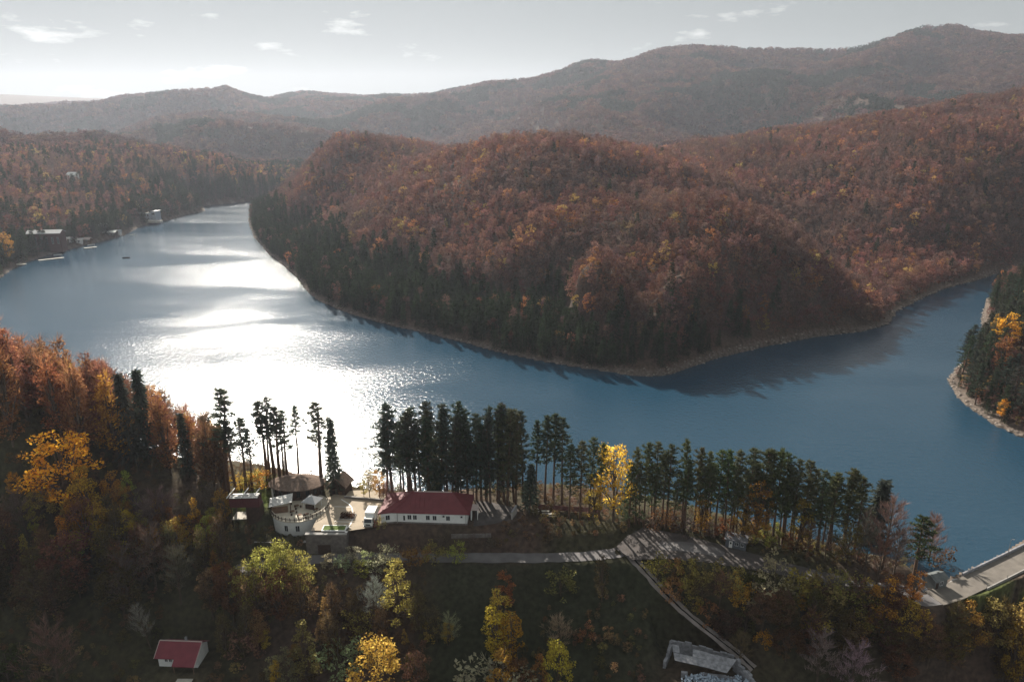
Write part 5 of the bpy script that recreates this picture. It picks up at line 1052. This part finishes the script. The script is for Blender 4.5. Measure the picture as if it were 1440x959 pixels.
# --- ruined farm shed
def RP(u, v, z): return G(u, v, z) - np.array([RUIN[0], RUIN[1], -9.6])
ru = thing('ruined_shed', (RUIN[0], RUIN[1], -9.6), 'roofless ruined concrete shed with grey slabs and rubble beside the dirt track', 'ruin')
def quadslab(m, P, th=0.25):
    P = [np.array(p) for p in P]; nn = np.cross(P[1] - P[0], P[3] - P[0]); nn /= np.linalg.norm(nn); nn = nn if nn[2] > 0 else -nn; lo = [p - nn * th for p in P]; m.raw(P + lo, [(0, 1, 2, 3), (7, 6, 5, 4), (0, 4, 5, 1), (1, 5, 6, 2), (2, 6, 7, 3), (3, 7, 4, 0)])
# sloping roof slabs, laid side by side
tl, tr, brr, bl = RP(945, 905, -6.0), RP(1036, 927, -6.2), RP(1022, 946, -7.2), RP(949, 928, -7.0)
for i in range(9):
    for j in range(2):
        def cc(a, b_): return (tl * (1 - a) + tr * a) * (1 - b_) + (bl * (1 - a) + brr * a) * b_
        if (i, j) in ((1, 0), (2, 0)): continue
        g_ = 0.006; sh = np.array([0, 0, rng.normal() * 0.05]); MB_ = MB(); quadslab(MB_, [cc((i + g_) / 9, j / 2 + g_) + sh, cc((i + 1 - g_) / 9, j / 2 + g_) + sh, cc((i + 1 - g_) / 9, (j + 1) / 2 - g_ * 3) + sh, cc((i + g_) / 9, (j + 1) / 2 - g_ * 3) + sh], 0.14); MB_.build('roof_slab', M['old_concrete'], ru)
def crumble(name, a, b_, h0, h1, th, seed):
    r2 = np.random.default_rng(seed); k = 9; d = (b_ - a) / k
    for i in range(k):
        h = h0 + (h1 - h0) * i / k + r2.normal() * 0.3; p, q = a + d * (i + 0.01), a + d * (i + 0.98); z0 = -0.5; m = MB(); m.bar((p[0], p[1], (z0 + h) / 2), (q[0], q[1], (z0 + h) / 2), th * (0.9 + 0.25 * r2.random()), h - z0); m.build(name, M['old_concrete'], ru)
crumble('wall_block', RP(934, 938, -9.5), RP(944, 903, -7.2), 1.0, 3.0, 0.6, 3); crumble('wall_block', RP(1034, 925, -6.8), RP(1062, 962, -8.2), 2.9, 2.2, 0.7, 4); crumble('wall_block', RP(944, 902, -7.0) + (0, .5, 0), RP(1034, 925, -7.0) + (0, 0.5, 0), 2.9, 2.9, 0.35, 5)
crumble('wall_block', RP(958, 945, -8.6), RP(1040, 952, -8.6), 0.9, 1.1, 0.5, 6)
r2 = np.random.default_rng(9)
m = MB()
for k in range(420):
    a = r2.random(); p = RP(962, 948, -8.9) * (1 - a) + RP(1046, 952, -8.9) * a + np.array([r2.normal() * 0.6, -r2.random() * 3.4, 0]); p[2] = 0.25 + r2.random() * 0.9 * (0.4 + abs(math.sin(a * 5))); s_ = 0.10 + 0.2 * r2.random(); d = rnd_dir(r2, 1)[0]; m.bar(p - d * s_, p + d * s_, s_ * 1.2, s_ * 0.8)
rb = m.build('rubble', M['blue_tarp'], ru); rb['kind'] = 'stuff'; rb['label'] = 'heap of pale blue-grey rubble inside the ruin'

# --- dam
dmz = 3.65; DL = smooth([(x, y, dmz) for x, y in DAM], 6); dm = thing('dam', (97, 134.5, 0), 'pale concrete dam crest with parapets curving across the end of the lake', 'dam')
d_ = np.gradient(DL[:, :2], axis=0); d_ /= np.linalg.norm(d_, axis=1)[:, None]; nrm = np.stack([-d_[:, 1], d_[:, 0]], -1); lo_ = np.array([97, 134.5, 0.0])
def sweep(m, offs, s0=0, s1=None):
    pts = DL[s0:s1]; nn = nrm[s0:s1]; k = len(offs); V = []
    for p, q in zip(pts, nn):
        for o_, z_ in offs: V.append((p[0] + q[0] * o_ - lo_[0], p[1] + q[1] * o_ - lo_[1], z_))
    Fq = [(i * k + j, i * k + (j + 1) % k, (i + 1) * k + (j + 1) % k, (i + 1) * k + j) for i in range(len(pts) - 1) for j in range(k)]; Fq += [tuple(range(k - 1, -1, -1)), tuple((len(pts) - 1) * k + j for j in range(k))]; m.raw(V, Fq)
s0 = 6
part('dam_body', M['concrete'], dm, lambda m: sweep(m, [(2.9, 3.5), (2.9, -14), (-6.5, -14), (-2.7, 3.5)], 13)); part('crest_road', M['dam_road'], dm, lambda m: sweep(m, [(2.5, 3.51), (-2.4, 3.51), (-2.4, 3.65), (2.5, 3.65)], 3))
for i in range(13, len(DL) - 2, 2):
    part('parapet_panel', M['white_paint'] if False else M['old_concrete'], dm, lambda m: sweep(m, [(2.87, 3.55), (2.55, 3.55), (2.55, 4.3), (2.87, 4.3)], i, i + 3)); part('kerb_block', M['concrete'], dm, lambda m: sweep(m, [(-2.45, 3.55), (-2.68, 3.55), (-2.68, 3.85), (-2.45, 3.85)], i, i + 3))
    p = DL[i] + np.array([*(nrm[i] * -2.56), 0]) - lo_
    MB().bar((p[0], p[1], 3.8), (p[0], p[1], 4.7), 0.08).build('railing_post', M['chrome'], dm)
for i in range(17, len(DL) - 2, 8):
    p = DL[i] + np.array([*(nrm[i] * 2.3), 0]); lm = thing('lamp_post', (p[0], p[1], 3.65), 'thin grey lamp post on the dam crest', 'lamp post', 'lamp posts on the dam'); part('pole', M['chrome'], lm, lambda m: m.tube([(0, 0, 0), (0, 0, 4.2), (0.3 * -nrm[i][0], -0.3 * nrm[i][1], 4.6)], [0.07, 0.05, 0.04], 6)); part('lamp_head', M['chrome'], lm, lambda m: m.box(-nrm[i][0] * 0.5 - 0.2, -nrm[i][0] * 0.5 + 0.2, -nrm[i][1] * 0.5 - 0.1, -nrm[i][1] * 0.5 + 0.1, 4.55, 4.65))
ap = sheet('dam_apron', [G(1318, 832, 3.5)[:2], G(1340, 814, 3.5)[:2], G(1362, 812, 3.5)[:2], G(1352, 826, 3.5)[:2]], 3.58, M['concrete'], 'pale apron where the lane meets the dam')
dp_ = hit(1318, 828); dh_ = thing('dam_hut', (dp_[0], dp_[1] + 1, dp_[2]), 'small grey-green gauge hut at the end of the dam', 'hut', None, R(18)); gm = plain('grey_green_boards', (0.16, 0.17, 0.17), 0.85, 0.2)
part('wall', gm, dh_, lambda m: m.box(-1.7, 1.7, -1.3, 1.3, -0.6, 2.3)); part('roof', plain('hut_felt', (0.12, 0.13, 0.13), 1.0, 0.2, 1.5, 0, 0.05), dh_, lambda m: m.raw([(-2, -1.6, 2.3), (2, -1.6, 2.3), (2, 1.6, 2.3), (-2, 1.6, 2.3), (-2, 0, 3.1), (2, 0, 3.1)], [(3, 2, 1, 0), (0, 1, 5, 4), (2, 3, 4, 5), (1, 2, 5), (3, 0, 4)])); window(dh_, (0.1, -1.3, 1.4), (0, -1), 0.8, 0.9); part('door', M['dark_wood'], dh_, lambda m: m.box(-1.4, -0.7, -1.35, -1.303, -0.4, 1.7))
rl = thing('steps_rail', (dp_[0] - 3.5, dp_[1] - 0.5, gz(dp_[0] - 3.5, dp_[1] - 0.5)), 'pale concrete steps with a rail beside the gauge hut', 'steps', None, R(30))
for k in range(6): MB().box(-0.8, 0.8, k * 0.35 - 1.2, k * 0.35 - 0.85, -0.6, 0.05 + k * 0.18).build('step', M['old_concrete'], rl)
MB().bar((-0.9, -1.2, 0.9), (-0.9, 0.9, 2.0), 0.07).build('handrail', M['chrome'], rl)

# --- rocks on the shores
def rocks(name, label, pts, seed, smin, smax):
    r2 = np.random.default_rng(seed); m = MB()
    base = np.array([(1, 0, 0), (-1, 0, 0), (0, 1, 0), (0, -1, 0), (0, 0, 1), (0, 0, -1), (.7, .7, .2), (-.7, .7, .3), (.7, -.7, .3), (-.7, -.7, .2)]); 
    for p in pts:
        s_ = smin + (smax - smin) * r2.random() ** 2.5; q = base * (0.6 + 0.6 * r2.random((10, 1))) * np.array([1.2, 1.0, 0.6]) * s_; a = r2.random() * 6.28; q = q @ np.array([[math.cos(a), math.sin(a), 0], [-math.sin(a), math.cos(a), 0], [0, 0, 1]])
        m.raw(q + p, [(4, 0, 6), (4, 6, 2), (4, 2, 7), (4, 7, 1), (4, 1, 9), (4, 9, 3), (4, 3, 8), (4, 8, 0), (0, 5, 6), (6, 5, 2), (2, 5, 7), (7, 5, 1), (1, 5, 9), (9, 5, 3), (3, 5, 8), (8, 5, 0)])
    o_ = m.build(name, M['rock'], None); tag(o_, label, 'rocks', None, 'stuff'); return o_
def shore_pts(line, n_, seed, inland):
    r2 = np.random.default_rng(seed); line = np.array([tuple(p) for p in line]); seg = np.linalg.norm(np.diff(line, axis=0), axis=1); cs = np.concatenate([[0], np.cumsum(seg)]); out = []
    for t in r2.random(n_) * cs[-1]:
        i = min(np.searchsorted(cs, t) - 1, len(seg) - 1); i = max(i, 0); p = line[i] + (line[i + 1] - line[i]) * (t - cs[i]) / seg[i]; d = (line[i + 1] - line[i]) / seg[i]; q = p + np.array([d[1], -d[0]]) * (r2.random() ** 1.3 * inland - 0.6); out.append((q[0], q[1], gz(*q)))
    return out
rocks('shore_rocks', 'pale tumbled rocks along the shore of the headland', shore_pts(headland[:11], 900, 3, 2.8), 4, 0.2, 0.85)
rocks('shore_rocks', 'low stones along the waterline of the peninsula', shore_pts(penin[2:31], 1500, 5, 3.0), 6, 0.2, 0.9)

# --- houses and boathouses on the far shore
def gable(name, label, cat, u, v, w, d, h, rh_, wall, roof, rz=0.0, group=None, zmin=0.6, wins=2):
    p = hit(u, v); e = thing(name, (p[0], p[1] + d / 2, max(p[2], zmin)), label, cat, group, rz); x, y = w / 2, d / 2
    part('wall', wall, e, lambda m: m.raw([(-x, -y, -2), (x, -y, -2), (x, y, -2), (-x, y, -2), (-x, -y, h), (x, -y, h), (x, y, h), (-x, y, h), (-x, 0, h + rh_), (x, 0, h + rh_)], [(3, 2, 1, 0), (0, 1, 5, 4), (2, 3, 7, 6), (1, 2, 6, 9, 5), (3, 0, 4, 8, 7), (4, 5, 9, 8), (8, 9, 6, 7)]))
    part('roof', roof, e, lambda m: [slope(m, -x - 0.6, x + 0.6, -y - 0.7, h - 0.7 * rh_ / y + 0.06, 0, h + rh_ + 0.06), slope(m, -x - 0.6, x + 0.6, y + 0.7, h - 0.7 * rh_ / y + 0.06, 0.003, h + rh_ + 0.06)])
    for k in range(wins): window(e, (-x + w * (k + 0.5) / wins, -y, h * 0.55), (0, -1), min(1.2, w / wins * 0.5), h * 0.38)
    return e
gable('lake_hotel', 'large dark red-brown lodge with a pale roof edge above the far jetties', 'lodge', 63, 352, 24, 10, 13, 2.0, plain('lodge_boards', (0.10, 0.045, 0.04), 0.9, 0.2), M['grey_sheet'], R(10), None, 0.6, 6)
vp = hit(208, 311); vl = thing('lake_villa', (vp[0], vp[1] + 6, max(vp[2], 1.0)), 'grey-blue flat roofed villa with terraces on the far shore', 'villa', None, R(-8)); vm = plain('villa_render', (0.34, 0.38, 0.44), 0.8, 0.1)
part('wall', vm, vl, lambda m: m.box(-9, 3, -4, 6, -2, 7)); part('wing', vm, vl, lambda m: m.box(3.003, 8, -3, 6, -2, 9)); part('roof', M['white_paint'], vl, lambda m: m.box(-9.5, 2.8, -4.5, 6.5, 7.003, 7.4)); part('wing_roof', M['grey_sheet'], vl, lambda m: m.box(2.803, 8.5, -3.5, 6.5, 9.003, 9.4))
for k in range(3):
    for z_ in (1.8, 5.0): window(vl, (-7 + k * 3.6, -4, z_), (0, -1), 1.8, 2.0)
window(vl, (5.6, -3, 6.5), (0, -1), 3.0, 2.0); part('terrace', M['wood_deck'], vl, lambda m: m.box(-6, 16, -11, -4.003, -1.5, 0.6))
def jetty(u0, v0, u1, v1, w, label, zt=0.7):
    a, b_ = G(u0, v0, zt), G(u1, v1, zt); e = thing('jetty', (a[0], a[1], 0), label, 'jetty', 'jetties on the far shore'); q = b_ - a; L = np.linalg.norm(q[:2]); ang = math.atan2(q[1], q[0]); e.rotation_euler = (0, 0, ang)
    k = max(3, int(L / 3))
    for i in range(k): MB().box(L * i / k + 0.03, L * (i + 1) / k - 0.03, -w / 2, w / 2, zt - 0.15, zt + rng.normal() * 0.02).build('deck_panel', M['wood_deck'], e)
    for i in range(0, k + 1, 2):
        for s_ in (-1, 1): MB().bar((L * i / k, s_ * (w / 2 - 0.2), -3), (L * i / k, s_ * (w / 2 - 0.2), zt - 0.152), 0.25).build('pile', M['dark_wood'], e)
    return e
jetty(25, 361, 61, 355, 3.0, 'long pale jetty in front of the large dark lodge'); jetty(54, 366, 90, 362, 2.5, 'low pale jetty lying just off the long jetty by the lodge'); jetty(17, 370, 33, 372, 5, 'broad pale deck beside the orange tree on the far bank'); jetty(90, 349, 128, 341, 3.5, 'pale quay under the cluster of small shacks'); jetty(118, 349, 136, 347, 2.5, 'short floating jetty off the quay of the shacks'); jetty(208, 309, 240, 305, 4.5, 'pale terrace quay before the grey-blue villa')
for i, (u, v, w, rz, lbl) in enumerate([(88, 343, 6, 10, 'small shack with a pale roof at the lodge end of the quay'), (95, 341, 5, -15, 'small shack with a pale roof in the middle of the quay'), (101, 340, 5, 5, 'small shack next to the middle one on the quay'), (110, 342, 4.5, 20, 'low boat shack with a white roof on the quay'), (122, 341, 5, 0, 'flat boat shack where the quay narrows')]):
    gable('boat_shack', lbl, 'shack', u, v, w, 4, 2.6, 1.2, [M['brown_wall'], M['white_wall']][i % 2], [M['ridge'], M['white_paint']][i % 2], R(rz), 'shacks on the quay', 0.6, 1)
gable('boathouse', 'boathouse with a bright white roof at the water past the quay', 'boathouse', 154, 332, 10, 6, 3.2, 1.3, M['dark_wood'], M['white_paint'], R(4), None, 0.6, 3); gable('boathouse', 'white roofed cabin standing higher behind the boathouse', 'cabin', 142, 322, 7, 5, 3, 1.5, M['brown_wall'], M['white_paint'], R(-6), None, 0.6, 2); gable('boathouse', 'small pale hut at the water beside the white roofed boathouse', 'hut', 165, 330, 4.5, 4, 2.5, 1.2, M['white_wall'], M['grey_sheet'], R(12), None, 0.6, 1)
for i, (u, v, w, lbl) in enumerate([(177, 226, 12, 'white roofed house high on the far wooded hill'), (103, 251, 9, 'white cottage among trees on the far wooded hill'), (290, 250, 9, 'small white house among trees beyond the end of the lake'), (132, 226, 10, 'grey roofed house in the trees near the hilltop white roof')]):
    p = PY(u, v, [980, 800, 1010, 960][i]); g_ = gz(p[0], p[1]); e = thing('hill_house', (p[0], p[1], max(g_, 0.5)), lbl, 'house'); top = max(p[2] + 2 - max(g_, .5), 4.0) + 2.0
    part('wall', M['white_wall'], e, lambda m: m.box(-w / 2, w / 2, -4, 4, -2, top)); part('roof', M['white_paint'] if i != 3 else M['grey_sheet'], e, lambda m: [slope(m, -w / 2 - .5, w / 2 + .5, -4.6, top - 0.2, 0, top + 2.6), slope(m, -w / 2 - .5, w / 2 + .5, 4.6, top - 0.2, 0.003, top + 2.6)])
    for k in range(2): window(e, (-w / 4 + k * w / 2, -4, top - 1.6), (0, -1), 1.3, 1.5)
def boat(u, v, L, label, col, rz):
    p = G(u, v, 0); e = thing('rowing_boat', (p[0], p[1], 0.05), label, 'boat', 'boats on the lake', rz)
    def hull(m):
        k = 9; V = []
        for i in range(k):
            t = i / (k - 1); w = L * 0.17 * math.sin(math.pi * (0.12 + 0.88 * (1 - t) ** 1.0 * 0.9 + 0.0)) ** 0.7 if i < k - 1 else 0.02; x = (t - 0.45) * L; V += [(x, -w, 0.45 + 0.15 * t), (x, -w * 0.6, -0.1), (x, w * 0.6, -0.1), (x, w, 0.45 + 0.15 * t)]
        m.raw(V, [(i * 4 + j, (i + 1) * 4 + j, (i + 1) * 4 + j + 1, i * 4 + j + 1) for i in range(k - 1) for j in range(3)] + [(0, 1, 2, 3)])
    part('hull', col, e, hull); part('bench', M['wood_deck'], e, lambda m: m.box(-0.2, 0.2, -L * 0.13, L * 0.13, 0.25, 0.31))
boat(177, 363, 5.5, 'small dark rowing boat out on the open water', M['dark_wood'], R(5)); boat(81, 359, 6, 'white boat moored between the two pale jetties', M['white_paint'], R(20)); boat(185, 331, 5.5, 'white boat moored past the pale hut', M['white_paint'], R(-10)); boat(128, 345, 5.5, 'pale boat moored at the end of the quay', M['white_paint'], R(30)); boat(2, 383, 6, 'white boat moored at the bank below the broad deck', M['white_paint'], R(40))

# ------------------------------------------------------------------ the air: pale haze over the whole valley
hz, n, o = new_mat('valley_haze'); pv = N(n, 'ShaderNodeVolumePrincipled'); pv.inputs['Color'].default_value = (0.80, 0.86, 1.0, 1); pv.inputs['Density'].default_value = 0.66e-4; pv.inputs['Anisotropy'].default_value = 0.40
n.links.new(pv.outputs[0], o.inputs['Volume'])
hb = MB().box(-5400, 5400, -300, 6500, -26, 480).build('haze', hz); hb['kind'] = 'stuff'; hb['label'] = 'thin pale haze filling the valley air'
